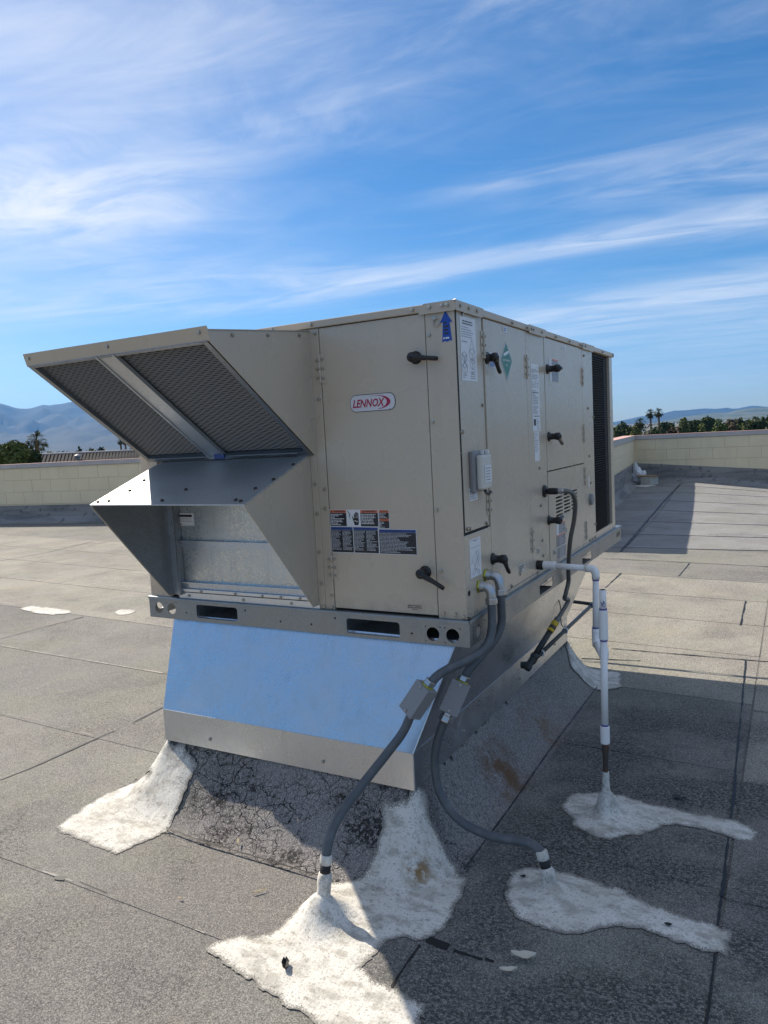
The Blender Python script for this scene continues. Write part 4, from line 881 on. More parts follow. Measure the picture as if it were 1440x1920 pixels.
flat('orange_band', RS, [[(1.247, .2005), (1.367, .2005), (1.367, .207), (1.247, .207)], [(1.206, .1405), (1.367, .1405), (1.367, .147), (1.206, .147)]], 'label_orange', .0016, w4)
for v0_, v1_ in ((.153, .198), (.088, .138), (.028, .079)): words(RS, 1.25, 1.362, v0_, v1_, 7, M['ink_pale'], w4, .0019, 1, .4)
for u, v, a, b, n in ((.870, .105, .05, .03, 3), (1.13, .055, .07, .03, 3), (.60, .065, .08, .035, 3), (1.38, .135, .03, .03, 3)):
    s_ = sticker('small_sticker', RS, u, u+a, v, v+b, 'white_cover'); words(RS, u+.004, u+a-.004, v+.003, v+b-.003, n, M['ink'], s_, .0016, 1, .6)
s4 = sticker('small_sticker', RS, 1.885, 1.93, .337, .398, 'white_cover')
# disconnect switch with its white lockable cover
ds = MB().fbox(RS, .076, .206, .470, .625, 0, .020).build('disconnect_switch', M['box_grey'], unit, bevel=.006)
MB().fbox(RS, .098, .200, .480, .610, .020, .046).build('switch_cover', M['white_cover'], ds, bevel=.008)
MB().fbox(RS, .118, .186, .505, .570, .0463, .049).build('switch_label', M['label_white'], ds, bevel=.004); words(RS, .125, .18, .51, .565, 5, M['ink_grey'], ds, .0495, 1, .4)
MB().tube([RS(.155, .475, .03), RS(.155, .462, .036), RS(.170, .458, .040), RS(.178, .468, .046)], .006, 8).build('padlock_hasp', M['screw_dark'], ds, smooth=True)
MB().fbox(RS, .15, .158, .612, .628, .02, .03).fbox(RS, .178, .186, .612, .630, .03, .04).build('cover_clip', M['label_white'], ds)
d2 = sticker('switch_note', RS, .068, .150, .440, .488, 'label_white', .0004); words(RS, .072, .146, .444, .478, 4, M['ink_grey'], d2, .0016, 1, .45); words(RS, .08, .14, .479, .486, 1, M['ink'], d2, .0016, 1, .7)
mb = MB(); c = RS(1.930, .262, 0); mb.lathe(c, (1, 0, 0), [(.034, 0), (.034, .012), (.030, .018), (.020, .021)], 20); mb.build('round_plug', M['box_grey'], unit, smooth=False)
mb = MB(); mb.lathe(RS(1.013, .393, 0), (1, 0, 0), [(.030, 0), (.030, .006), (.027, .012), (.016, .014)], 24); mb.build('gas_grommet', M['black_plastic'], unit)
mb = MB(); mb.lathe(RS(.868, .056, 0), (1, 0, 0), [(.0225, 0), (.0225, .028), (.020, .03)], 20); mb.build('drain_collar', M['black_plastic'], unit)
for u, v in ((.45, 0), ):
    pass
lines('marker_scribble', RS, [(.60, .052, .61, .075), (.61, .075, .622, .052), (.622, .052, .635, .078), (.86, .025, .868, .012), (.868, .012, .879, .028)], 'ink', .0012, unit, .0018)
lines('rail_stamp', RS, [(.018, -.03, .03, -.03), (.018, -.045, .03, -.045), (.018, -.06, .03, -.06), (.018, -.075, .03, -.075), (.024, -.03, .024, -.045), (.024, -.06, .024, -.075)], 'ink', .0126, unit, .0012)

# ------------------------------------------------------------------ two electrical conduits down the near corner
def P3(L): return [Vector((x, y, z+Z0)) for x, y, z in L]
def hexnut(c, ax, r=.030, h=.022): return MB().lathe(c, ax, [(r*.93, 0), (r, .003), (r, h-.003), (r*.93, h)], 6)
def jbox(c, ax, nrm, w, l, d, name='junction_box', parent=None):
    ax = Vector(ax).normalized(); nrm = Vector(nrm); nrm = (nrm-ax*nrm.dot(ax)).normalized(); s = ax.cross(nrm); c = Vector(c)
    F = lambda u, v, q: c+s*u+ax*v+nrm*q
    o = MB().fbox(F, -w/2, w/2, -l/2, l/2, -d/2, d/2-.003).build(name, M['box_grey'], parent, bevel=.002)
    MB().fbox(F, -w/2-.001, w/2+.001, -l/2-.001, l/2+.001, d/2-.003, d/2).build('box_cover', M['box_grey'], o, bevel=.0015)
    q = MB().screw(F, 0, l*.42, .004, d/2).screw(F, 0, -l*.42, .004, d/2).build('screw_heads', M['screw_zinc'], o); q['kind'] = 'stuff'
    return F
def conduit(label, elbow, upper, boxc, boxn, lower, stub, base, nut2):
    t = thing('electrical_conduit', base, label, 'conduit', 'grey flexible conduits with metal junction boxes')
    eb = MB(); E0 = catmull(elbow, .006); eb.tube(E0, [.0215 if i < 3 else .0185 for i in range(len(E0))], 16); eb.build('elbow_fitting', M['fitting_zinc'], t, smooth=True)
    a = (Vector(elbow[1])-Vector(elbow[0])).normalized(); hexnut(Vector(elbow[0]), a, .027, .008).build('lock_nut', M['fitting_yellow'], t)
    e = (Vector(elbow[-1])-Vector(elbow[-2])).normalized(); hexnut(Vector(elbow[-1])-e*.006, e, .0235, .024).build('hex_nut', M['fitting_zinc'], t)
    U = catmull(upper, .0055); MB().tube(U, .0165, 14, True, .035, 2).build('flexible_hose', M['conduit_grey'], t, smooth=True)
    L = catmull(lower, .0055); MB().tube(L, .0165, 14, True, .02, 2).build('flexible_hose', M['conduit_grey'], t, smooth=True)
    ax = (Vector(upper[-1])-Vector(lower[0])).normalized(); jbox(boxc, ax, boxn, .072, .124, .058, 'junction_box', t)
    c = Vector(boxc)+ax*.061; mb = hexnut(c+ax*.006, ax, .0225, .022); mb.build('hex_nut', M['fitting_zinc'], t); hexnut(c, ax, .026, .006).build('lock_nut', M['fitting_yellow'], t)
    if nut2: c = Vector(boxc)-ax*.061; hexnut(c-ax*.014, -ax, .0245, .024).build('hex_nut', M['fitting_zinc'], t); hexnut(c-ax*.001, -ax, .0225, .012).build('lock_nut', M['fitting_zinc'], t)
    tip, ft = Vector(lower[-1]), Vector(base); d = ft-tip; H = d.length; d.normalize()
    MB().lathe(tip-d*.008, d, [(.0185, 0), (.0205, .004), (.0205, .028), (.0185, .032)], 16).build('white_collar', M['white_coating'], t, smooth=True)
    MB().lathe(tip+d*.022, d, [(.018, 0), (.018, .05)], 16).build('black_pipe', M['tar'], t, smooth=True)
    pr = [(.027, .0), (.032, .008), (.034, .03), (.030, .05), (.031, .075), (.031, .10)]
    h0 = stub; rest = H-h0
    pr = [(.018, 0), (.0225, rest*.04), (.026, rest*.15), (.023, rest*.3), (.024, rest*.5), (.028, rest*.66), (.038, rest*.8), (.054, rest*.95), (.066, rest*1.1)]
    MB().lathe(tip+d*h0, d, pr, 26, .16).build('coated_stub', M['white_coating'], t, smooth=True)
    return t
conduit('left grey flexible conduit, crossing the front of the adapter to an upright white stub',
        P3([(.0, .126, .105), (.028, .126, .104), (.044, .126, .095), (.050, .126, .075), (.050, .126, .055)]),
        P3([(.050, .126, .055), (.052, .122, -.01), (.052, .105, -.07), (.045, .05, -.115), (.008, -.03, -.140), (-.042, -.100, -.160), (-.072, -.140, -.180), (-.088, -.155, -.205)]),
        Vector((-.132, -.172, -.262+Z0)), (-.30, -.90, .30),
        P3([(-.158, -.180, -.312), (-.190, -.200, -.385), (-.235, -.25, -.455), (-.279, -.33, -.525), (-.309, -.43, -.585), (-.312, -.51, -.625), (-.304, -.56, -.665), (-.303, -.572, -.690)]), .052, Vector((-.319, -.598, .0)), False)
conduit('right grey flexible conduit, looping beside the adapter to a leaning white stub',
        P3([(.0, .20, .135), (.032, .20, .134), (.050, .20, .125), (.058, .20, .10), (.060, .20, .075)]),
        P3([(.060, .20, .075), (.062, .20, 0), (.060, .195, -.06), (.045, .16, -.11), (.012, .10, -.160), (-.022, .055, -.205), (-.040, .042, -.235), (-.050, .036, -.255)]),
        Vector((-.066, .005, -.305+Z0)), (.30, -.92, .12),
        P3([(-.090, -.010, -.362), (-.118, -.022, -.43), (-.140, -.032, -.51), (-.142, -.042, -.585), (-.118, -.052, -.68), (-.040, -.07, -.752), (.09, -.10, -.770), (.215, -.125, -.750), (.275, -.138, -.748), (.304, -.146, -.762)]), .05, Vector((.345, -.160, .0)), True)

# ------------------------------------------------------------------ condensate drain of white plastic pipe
dr = thing('condensate_drain', (.393, .442, 0), 'white plastic condensate drain pipe with trap standing right of the unit', 'drain pipe')
PV = M['pvc']; r = .0142
def pipe(pts, name='pipe', rr=r, mt=None, par=dr, step=.012): return MB().tube(catmull(pts, step), rr, 16).build(name, mt or PV, par, smooth=True)
ys = .868; xe = .277; ye = .85
MB().lathe(RS(ys, .056, .028), (1, 0, 0), [(.0175, 0), (.0195, .004), (.0195, .045), (.0205, .046), (.0205, .058), (.0155, .060)], 18).build('pipe_coupling', PV, dr)
MB().tube([RS(ys, .056, .05), RS(ye, .053, xe-.028)], r, 16).build('pipe', PV, dr, smooth=True)
def elbow(p0, c, p1, name='pipe_elbow'):
    p0, c, p1 = Vector(p0), Vector(c), Vector(p1); L = [p0, p0.lerp(c, .35)]+[(p0.lerp(c, .35))*(1-s)**2+c*2*s*(1-s)+(c.lerp(p1, .65))*s*s for s in (.2, .4, .6, .8)]+[c.lerp(p1, .65), p1]
    MB().tube(L, .0178, 16).build(name, PV, dr, smooth=True)
zt_ = .053+Z0
elbow((xe-.045, ye, zt_), (xe, ye, zt_), (xe, ye, zt_-.048))
zb_ = -.285+Z0
MB().tube([(xe, ye, zt_-.045), (xe-.006, ye, zb_+.045)], r, 16).build('pipe', PV, dr, smooth=True)
elbow((xe-.006, ye, zb_+.06), (xe-.006, ye, zb_), (xe+.008, ye-.055, zb_))
px_, py_ = .395, .442; ztee = -.095+Z0
MB().tube([(xe+.006, ye-.05, zb_), (px_-.035, py_+.16, zb_+.002)], r, 16).build('pipe', PV, dr, smooth=True)
elbow((px_-.04, py_+.19, zb_), (px_-.026, py_+.135, zb_), (px_-.026, py_+.135, zb_+.055))
MB().tube([(px_-.026, py_+.135, zb_+.05), (px_-.026, py_+.135, ztee-.04)], r, 16).build('pipe', PV, dr, smooth=True)
elbow((px_-.026, py_+.135, ztee-.055), (px_-.026, py_+.135, ztee+.005), (px_-.005, py_+.03, ztee+.005))
MB().tube([(px_+.004, py_, .047+Z0), (px_+.004, py_, -.04+Z0)], r*.97, 16).build('open_vent', PV, dr, smooth=True)
MB().tube([(px_+.004, py_, .0472+Z0), (px_+.004, py_, .0475+Z0)], r*.78, 16).build('vent_mouth', M['dark_gap'], dr)
MB().lathe((px_+.004, py_, -.035+Z0), (0, 0, -1), [(.0168, 0), (.0178, .004), (.0178, .115), (.0168, .12)], 18).build('pipe_tee', PV, dr, smooth=False)
MB().tube([(px_+.004, py_, -.15+Z0), (px_, py_, -.53+Z0)], r, 16).build('pipe', PV, dr, smooth=True)
MB().lathe((px_, py_, -.515+Z0), (0, 0, -1), [(.0168, 0), (.0185, .003), (.0185, .070), (.0175, .073)], 18).build('pipe_coupling', PV, dr)
for c, ax, rr in (((px_+.004, py_, -.034+Z0), (0, 0, 1), .0158), ((px_, py_, -.514+Z0), (0, 0, 1), .0156), ((xe, ye, zt_-.049), (0, 0, -1), .0156), ((xe-.006, ye, zb_+.061), (0, 0, 1), .0156), ((px_+.004, py_, -.156+Z0), (0, 0, -1), .0156)):
    MB().lathe(c, ax, [(rr, 0), (rr, .006)], 16).build('primer_ring', M['primer_violet'], dr)
lines('marker_scribble', lambda u, v, w: Vector((px_+.004+u, py_-.0150, v+Z0)), [(-.006, .0, .002, -.012), (.002, -.012, .006, .004), (.006, .004, .012, -.01), (-.004, -.014, .010, -.018)], 'primer_violet', 0, dr, .0015)
MB().tube([(px_, py_, -.58+Z0), (px_, py_, -.625+Z0)], .0140, 12).tube([(px_, py_, -.60+Z0), (px_-.001, py_, -.74+Z0)], .0112, 14).build('iron_pipe', M['iron_pipe'], dr, smooth=False)
MB().lathe((px_-.001, py_, -.705+Z0), (0, 0, -1), [(.0125, 0), (.0140, .01), (.015, .05), (.018, .085), (.032, .11), (.046, .145), (.055, .17), (.085, .20)], 24, .16).build('coated_stub', M['white_coating'], dr, smooth=True)

# ------------------------------------------------------------------ gas supply: black pipe along the curb, riser and grey hose into the unit
gas = thing('gas_line', (-.12, 1.05, .30), 'black gas pipe along the adapter with yellow shutoff and grey hose into the unit', 'gas pipe')
bp = M['black_pipe']
MB().tube(P3([(-.115, 1.05, -.493), (-.115, 2.40, -.490)]), .0115, 14).build('pipe', bp, gas, smooth=True)
MB().tube(P3([(-.115, 2.41, -.490), (-.55, 2.45, -.470), (-1.9, 2.62, -.45)]), .0115, 14).build('pipe', bp, gas, smooth=True)
MB().lathe(P3([(-.115, 2.35, -.490)])[0], (0, 1, 0), [(.015, 0), (.0165, .01), (.0165, .06), (.014, .075)], 14).build('pipe_elbow', bp, gas, smooth=False)
rd = (Vector((-.015, 1.262, -.290))-Vector((-.115, 1.045, -.495))).normalized()
Q = P3([(-.115, 1.045, -.495)])[0]
MB().lathe(Q-rd*.03, rd, [(.018, 0), (.021, .005), (.021, .025), (.018, .03), (.018, .07), (.021, .075), (.021, .092), (.017, .097)], 14).build('pipe_tee', bp, gas, smooth=False)
MB().lathe(P3([(-.115, 1.09, -.493)])[0], (0, 1, 0), [(.016, 0), (.019, .004), (.019, .030), (.016, .034), (.016, .05)], 14).build('pipe_coupling', bp, gas, smooth=False)
MB().lathe(Q+Vector((0, -.005, 0)), (-1, -.1, -.1), [(.018, 0), (.018, .04)], 12).build('drip_cap', bp, gas)
MB().tube([Q+rd*.06, Q+rd*.225], .0155, 14).build('riser', bp, gas, smooth=True)
MB().lathe(Q+rd*.215, rd, [(.017, 0), (.0190, .002), (.0190, .012), (.0168, .014), (.0168, .036), (.0190, .038), (.0190, .060), (.017, .064)], 12).build('shutoff_valve', M['union_yellow'], gas)
MB().lathe(Q+rd*.232, rd, [(.0172, 0), (.0186, .001), (.0186, .018)], 12).build('valve_body', M['iron_pipe'], gas)
MB().lathe(Q+rd*.280, rd, [(.015, 0), (.017, .003), (.017, .02), (.013, .026)], 6).build('hex_nut', M['hose_grey'], gas)
H = catmull([Q+rd*.30, Q+rd*.335]+P3([(.020, 1.318, -.215), (.012, 1.275, -.196), (.022, 1.268, -.165), (.036, 1.275, -.10), (.052, 1.225, -.01), (.078, 1.165, .13), (.096, 1.155, .25), (.103, 1.150, .33), (.103, 1.105, .378), (.103, 1.045, .393), (.100, 1.02, .394)]), .006)
H2 = catmull([Q+rd*.30, Q+rd*.335]+P3([(.020, 1.318, -.215), (.012, 1.278, -.196), (.022, 1.268, -.165), (.036, 1.275, -.10), (.052, 1.225, -.01), (.080, 1.168, .13), (.110, 1.14, .24), (.128, 1.10, .33), (.125, 1.055, .378), (.104, 1.02, .393), (.088, 1.013, .393)]), .006)
MB().tube(H2, .0112, 12, True, .03, 2).build('flexible_hose', M['hose_grey'], gas, smooth=True)
MB().lathe(RS(1.013, .393, .010), (1, 0, 0), [(.013, 0), (.013, .012), (.0165, .014), (.0165, .052), (.014, .056), (.014, .062)], 14).build('black_coupling', M['black_plastic'], gas)
MB().lathe(RS(1.013, .393, .070), (1, 0, 0), [(.014, 0), (.015, .002), (.015, .022), (.012, .028)], 6).build('hex_nut', M['fitting_zinc'], gas)
for y in (1.25, 1.72):
    L = [Vector((-.115+.015*math.cos(q), y+.004*math.sin(3*q), -.493+Z0+.015*math.sin(q))) for q in np.linspace(0, 6.2, 18)]
    MB().tube(L, .0045, 6, False).tube([L[0], L[0]+Vector((-.01, -.02, .045))], .003, 6).build('zip_tie', M['zip_tie'], gas)
L = catmull([Vector((-.13, 1.62, .66)), Vector((-.12, 1.66, .56)), Vector((-.13, 1.70, .45)), Vector((-.115, 1.72, .43))], .02); MB().tube(L, .003, 6).build('tie_wire', M['screw_dark'], gas)

# ------------------------------------------------------------------ litter on the roof
def leaf_bit(name, px, py, L, W, rot, mt, label, cat, curl=.3, hf=coat_h):
    p = on_roof(px, py, hf); mb = MB(); n = 7; vs = []
    lift = .022 if (skirt_h(p.x, p.y) > 0 or hf(p.x, p.y) > .001) else .013
    for i in range(n):
        s = i/(n-1); w = W*math.sin(math.pi*(.08+.86*s))*(1+.3*random.uniform(-1, 1)); u = (s-.5)*L
        for k in (-1, 0, 1):
            x, y = u*math.cos(rot)-k*w*math.sin(rot), u*math.sin(rot)+k*w*math.cos(rot); X, Y = p.x+x, p.y+y
            vs.append((X, Y, hf(X, Y)+lift+curl*W*(abs(k)*.8+2.2*(s-.5)**2)+.001*random.random()))
    fs = [(3*i+k, 3*i+k+1, 3*i+k+4, 3*i+k+3) for i in range(n-1) for k in (0, 1)]
    m_ = len(vs); mb.add(vs+[(a, b, c-.0012) for a, b, c in vs], fs+[tuple(j+m_ for j in reversed(f)) for f in fs])
    return tag(mb.build(name, mt, None), label, cat)
leaf_bit('dry_leaf', 982, 1804, .075, .018, .3, M['paper_leaf'], 'larger pale dry leaf on the shaded roof below the long white patch', 'leaf', .8)
leaf_bit('dry_leaf', 954, 1829, .055, .010, .5, M['paper_leaf'], 'smaller pale curled leaf on the shaded roof near the bottom edge', 'leaf', .9)
leaf_bit('dark_scrap', 536, 1819, .05, .012, -.9, M['tar'], 'small black scrap lying on the sunlit white coating', 'scrap', .9)
leaf_bit('dark_scrap', 981, 1650, .020, .007, .4, M['tar'], 'tiny black scrap on the white patch left of the leaning conduit stub', 'scrap', .4)
leaf_bit('dark_scrap', 1253, 1741, .022, .008, .2, M['tar'], 'small black scrap on the tail of the long white patch', 'scrap', .4)
leaf_bit('dark_scrap', 1275, 1500, .07, .014, -.2, M['roofing_dark'], 'flat dark scrap of felt in the shade above the drain patch', 'scrap', .1)
leaf_bit('twig', 487, 1676, .055, .0035, .9, M['twig'], 'short straw coloured twig on the sunlit roof before the curb', 'twig', .2)
leaf_bit('twig', 447, 1587, .035, .0035, 2.2, M['twig'], 'pale twig resting on the cracked skirt of the curb', 'twig', .2)
leaf_bit('twig', 338, 1690, .02, .004, .1, M['twig'], 'stubby pale twig on the sunlit roof left of the longer twig', 'twig', .2)
# rubbish in the far corner of the roof
c = far(1207, 896, 19.35); bxp = Vector((-2.2, 17.35, .02))
bt = thing('cardboard_box', bxp, 'small open white and brown cardboard box in the far roof corner', 'box')
Rb = Matrix.Rotation(R(-30), 4, 'Z')
bf = lambda u, v, w: bxp+Rb@Vector((u, w, v))
MB().fbox(bf, -.16, .16, 0, .20, -.14, .14).build('carton', M['white_cover'], bt)
MB().prism(bf, [(-.17, .201), (-.30, .25), (-.30, .256), (-.17, .212)], -.14, .14).prism(bf, [(.17, .201), (.40, .235), (.40, .242), (.17, .212)], -.14, .14).fbox(bf, -.16, .16, .203, .225, -.145, .145).build('flap', M['cardboard'], bt)
mb = MB(); vs = []; n = 12
cc = Vector((-2.52, 17.6, .02))
for j in range(8):
    for k in range(n):
        q = 2*math.pi*k/n; rr = .20*math.sin(math.pi*min(1, (j+.9)/8.2))*(1-.35*j/7); p = Vector((rr*math.cos(q), rr*math.sin(q)*.8, .075*j)); vs.append(cc+p*(1+.45*noise.noise(p*9+Vector((3, 1, 2)))))
mb.add(vs, [(j*n+k, j*n+(k+1) % n, (j+1)*n+(k+1) % n, (j+1)*n+k) for j in range(7) for k in range(n)]+[tuple(reversed(range(n))), tuple(range(7*n, 8*n))])
tag(mb.build('plastic_bag', M['plastic_bag'], None), 'crumpled white plastic bag in the far roof corner beside the box', 'bag')
MB()
tag(MB().lathe((-2.25, 16.95, .012), (0, 0, 1), [(.26, 0), (.25, .012), (.20, .018)], 20, .1).build('sealant_patch', M['white_coating'], None), 'small white coating spot on the roof in front of the cardboard box', 'sealant patch', G)

# ------------------------------------------------------------------ beyond the roof
GZ = -7.0
def disc(r, z, n=64, rings=(60, 200, 700, 2500, 7000, 14000)):
    vs = [(0, 0, z)]; fs = []
    for ri in rings: vs += [(ri*math.cos(2*math.pi*k/n), ri*math.sin(2*math.pi*k/n), z) for k in range(n)]
    fs += [(0, 1+k, 1+(k+1) % n) for k in range(n)]
    for j in range(len(rings)-1): fs += [(1+j*n+k, 1+(j+1)*n+k, 1+(j+1)*n+(k+1) % n, 1+j*n+(k+1) % n) for k in range(n)]
    return MB().add(vs, fs)
g_ = disc(30000, GZ).build('valley_floor', M['valley_ground'], None, fix=False); g_['kind'] = 'structure'
def az_of(px, py=800): d = ray(px, py); return math.atan2(d.x, d.y)
def elev(px, py): d = ray(px, py); return math.atan2(d.z, math.hypot(d.x, d.y))
def ridge(name, r0, r1, pts, mt, az0, az1, n=260, m=26, rough=.16, sc=1/900., seed=0):
    """A range of hills: pts gives (azimuth, height angle of the crest)."""
    A = np.array([p[0] for p in pts]); Hh = np.array([p[1] for p in pts]); vs = []
    for i in range(n):
        a = az0+(az1-az0)*i/(n-1); crest = EYE.z+math.tan(float(np.interp(a, A, Hh)))*r1
        for j in range(m):
            s = j/(m-1); rr = r0+(r1*1.25-r0)*s; k = min(1.0, (rr-r0)/(r1-r0))
            x, y = rr*math.sin(a), rr*math.cos(a); q = Vector((x*sc, y*sc, seed))
            spur = abs(noise.noise(q*1.6))+.5*abs(noise.noise(q*3.7))+.25*noise.noise(q*8)
            f = k**1.25; z = GZ-2+(crest-GZ)*f*(1-rough*spur*2.4*math.sin(math.pi*min(k, 1))*1.0) if rr <= r1 else GZ-2+(crest-GZ)*(1-.8*(rr-r1)/(r1*.25))
            z += (crest-GZ)*.035*noise.noise(q*6) * (1 if k > .1 else 0)
            vs.append((x, y, z))
    o = MB().add(vs, [(i*m+j, i*m+j+1, (i+1)*m+j+1, (i+1)*m+j) for i in range(n-1) for j in range(m-1)]).build(name, M[mt], None, smooth=True, fix=False)
    o['kind'] = 'structure'; return o
ap = lambda px, py: (az_of(px, py), elev(px, py))
left = [(-3.2, .02), (-2.2, .05), (-1.6, .075), (-1.25, .062)]+[ap(*p) for p in ((-120, 765), (-40, 752), (0, 756), (10, 757), (22, 763), (40, 764), (55, 764), (68, 760), (80, 757), (90, 760), (110, 757), (130, 752), (145, 753), (200, 742), (320, 735), (450, 745), (600, 765), (800, 785))]+[(-.1, .004)]
ridge('mountain_range', 4500, 10800, left, 'hill_scrub', -2.6, -.30, 360, 40, .36, 1/1100., 3)
fh_ = [(-.62, -.004)]+[ap(*p) for p in ((1120, 795), (1150, 791), (1175, 786), (1200, 780), (1240, 775), (1262, 769), (1285, 768), (1320, 765), (1345, 766), (1362, 763), (1378, 766), (1398, 762), (1412, 759), (1440, 762), (1500, 758))]+[(.6, .035), (1.2, .03)]
ridge('far_hills', 7000, 10800, fh_, 'hill_scrub', -.55, .9, 220, 22, .15, 1/1500., 9)
nh = [(-.5, -.004)]+[ap(*p) for p in ((1150, 800), (1210, 796), (1260, 786), (1290, 779), (1310, 777), (1340, 773), (1360, 774), (1385, 768), (1410, 764), (1440, 763), (1500, 762))]+[(.7, .03), (1.2, .02)]
ridge('near_hills', 3600, 6400, nh, 'hill_green', -.48, .9, 260, 26, .3, 1/500., 5)

def crown(c, rad, n, leaf, mt, parent, lobes=9, seed=0, flat_=1.0, name='crown'):
    rg = np.random.default_rng(seed); c = np.array(c, float); rad = np.array(rad, float)
    L = rg.normal(size=(lobes, 3)); L /= np.linalg.norm(L, axis=1)[:, None]; L = L*rg.uniform(.25, .72, (lobes, 1)); L[:, 2] = L[:, 2]*.9
    lr = rg.uniform(.30, .52, lobes); w = rg.integers(0, lobes, n); d = rg.normal(size=(n, 3)); d /= np.linalg.norm(d, axis=1)[:, None]
    p = (L[w]+d*lr[w][:, None]*rg.uniform(.72, 1.06, (n, 1)))*rad+c
    nn = d+rg.normal(size=(n, 3))*.55; nn /= np.linalg.norm(nn, axis=1)[:, None]
    t = np.cross(nn, rg.normal(size=(n, 3))); t /= np.linalg.norm(t, axis=1)[:, None]; b = np.cross(nn, t); s = leaf*rg.uniform(.6, 1.35, (n, 1))
    v = np.stack([p-t*s, p-b*s*.6, p+t*s, p+b*s*.6], 1).reshape(-1, 3)
    # dense inner mass so that the crown is not hollow
    me = bpy.data.meshes.new(name); me.from_pydata(v.tolist(), [], [(4*i, 4*i+1, 4*i+2, 4*i+3) for i in range(n)]); me.materials.append(M[mt])
    o = bpy.data.objects.new(name, me); COL.objects.link(o); adopt(o, parent); return o
def tree(px, top, w, dist, mt, label, seed, cat='tree', name='tree', leaves=1500, tall=1.0, group='trees beyond the parapet'):
    tp = far(px, top, dist); scale = dist/FPX; rw = w*scale/2; H = tp.z-GZ; base = Vector((tp.x, tp.y, GZ))
    t = thing(name, base, label, cat, group); ch = min(H*.8, max(rw*2.0*tall, H*.55))
    th = H-ch*.5
    mb = MB().tube([base, base+Vector((rw*.1, 0, th*.5)), Vector((tp.x, tp.y, GZ+th))], [max(.18, rw*.09), max(.14, rw*.07), .06], 7)
    for k in range(4):
        q = k*1.7+seed; a = Vector((tp.x, tp.y, GZ+th*.62)); mb.tube([a, a+Vector((math.cos(q)*rw*.5, math.sin(q)*rw*.5, ch*.3))], [.10, .04], 5)
    mb.build('trunk', M['bark'], t)
    crown((tp.x, tp.y, tp.z-ch*.52), (rw*1.12, rw*1.12, ch*.60), leaves, max(.16, scale*2.6), mt, t, 11, seed)
    return t
def palm(px, top, w, dist, label, seed, skirt=True, name='palm_tree', group='palm trees beyond the parapet'):
    tp = far(px, top, dist); rr = w*dist/FPX/2; H = tp.z-rr*.75-GZ; base = Vector((tp.x, tp.y, GZ)); t = thing(name, base, label, 'palm tree', group); rg = random.Random(seed)
    hub = Vector((tp.x, tp.y, GZ+H)); MB().tube([base, base.lerp(hub, .5)+Vector((.15, 0, 0)), hub], [.30, .22, .20], 8).build('trunk', M['bark'], t)
    mb = MB()
    for k in range(64):
        q = rg.uniform(0, 6.283); e = rg.uniform(-.95, 1.35); L = rr*rg.uniform(.75, 1.05); dv = Vector((math.cos(q)*math.cos(e), math.sin(q)*math.cos(e), math.sin(e))); s = dv.cross(Vector((0, 0, 1))).normalized()
        stem = [hub+dv*L*f+Vector((0, 0, -L*.28*f*f)) for f in (0, .45, .62)]; mb.add([stem[0]+s*.03, stem[0]-s*.03, stem[2]-s*.03, stem[2]+s*.03], [(0, 1, 2, 3)])
        c = stem[2]; u = (dv+Vector((0, 0, -.5))).normalized(); n9 = 9
        for j in range(n9):                              # a fan of blades
            a = (j/(n9-1)-.5)*3.6; bd = (u*math.cos(a)+s*math.sin(a)); l = L*.42*(1-.25*abs(a)/1.8); tipp = c+bd*l+Vector((0, 0, -l*.25)); pw = bd.cross(Vector((.2, .1, 1))).normalized()*l*.09
            mb.add([c, c+bd*l*.5+pw, tipp, c+bd*l*.5-pw], [(0, 1, 2, 3)])
    mb.build('crown', M['leaf_palm'], t, fix=False)
    if skirt:
        sk_ = MB()
        for k in range(40):
            q = rg.uniform(0, 6.283); a = hub+Vector((math.cos(q)*.25, math.sin(q)*.25, -rr*rg.uniform(.0, .3))); b = a+Vector((math.cos(q)*rr*.28, math.sin(q)*rr*.28, -rr*rg.uniform(.35, .7))); s = Vector((-math.sin(q), math.cos(q), 0))*rr*.08
            sk_.add([a-s*.4, a+s*.4, b+s, b-s], [(0, 1, 2, 3)])
        sk_.build('dead_fronds', M['leaf_brown'], t, fix=False)
    return t
TR = [(1168, 787, 44, 170, 'leaf_dark', 'broad dark tree just right of the unit beyond the parapet'), (1248, 785, 30, 190, 'leaf_dark', 'dark rounded tree directly right of the two tall palms'), (1263, 797, 30, 130, 'leaf_brown', 'low brownish tree right of the two tall palms'),
      (1285, 784, 22, 210, 'leaf_mid', 'mid green tree left of a taller tree, near the centre of the distant row'), (1302, 784, 18, 200, 'leaf_dark', 'narrow dark tree at the centre of the distant row'), (1326, 777, 28, 220, 'leaf_dark', 'tall pointed dark tree at the centre of the distant row'),
      (1347, 791, 30, 120, 'leaf_light', 'bright yellow green bushy tree in the distant row'), (1376, 778, 28, 190, 'leaf_brown', 'thin brown grey tree right of the bright green one'), (1417, 781, 44, 150, 'leaf_dark', 'big dark domed tree toward the right edge'),
      (1310, 797, 26, 140, 'leaf_mid', 'low green tree below the tall pointed tree'), (1192, 797, 26, 140, 'leaf_mid', 'low green tree under the short palm'), (1228, 800, 22, 130, 'leaf_dark', 'low dark bush under the two tall palms'), (1448, 776, 22, 190, 'leaf_dark', 'dark tree cut by the right edge of the photo'),
      (1397, 799, 22, 140, 'leaf_mid', 'low green bush left of the big domed tree'), (1280, 800, 22, 120, 'leaf_dark', 'low dark bush beside the brownish tree'), (1360, 801, 20, 125, 'leaf_dark', 'low dark bush below the bright green tree')]
for k, (px, tp, w, d, mt_, lb) in enumerate(TR): tree(px, tp, w, d, mt_, lb, 20+k)
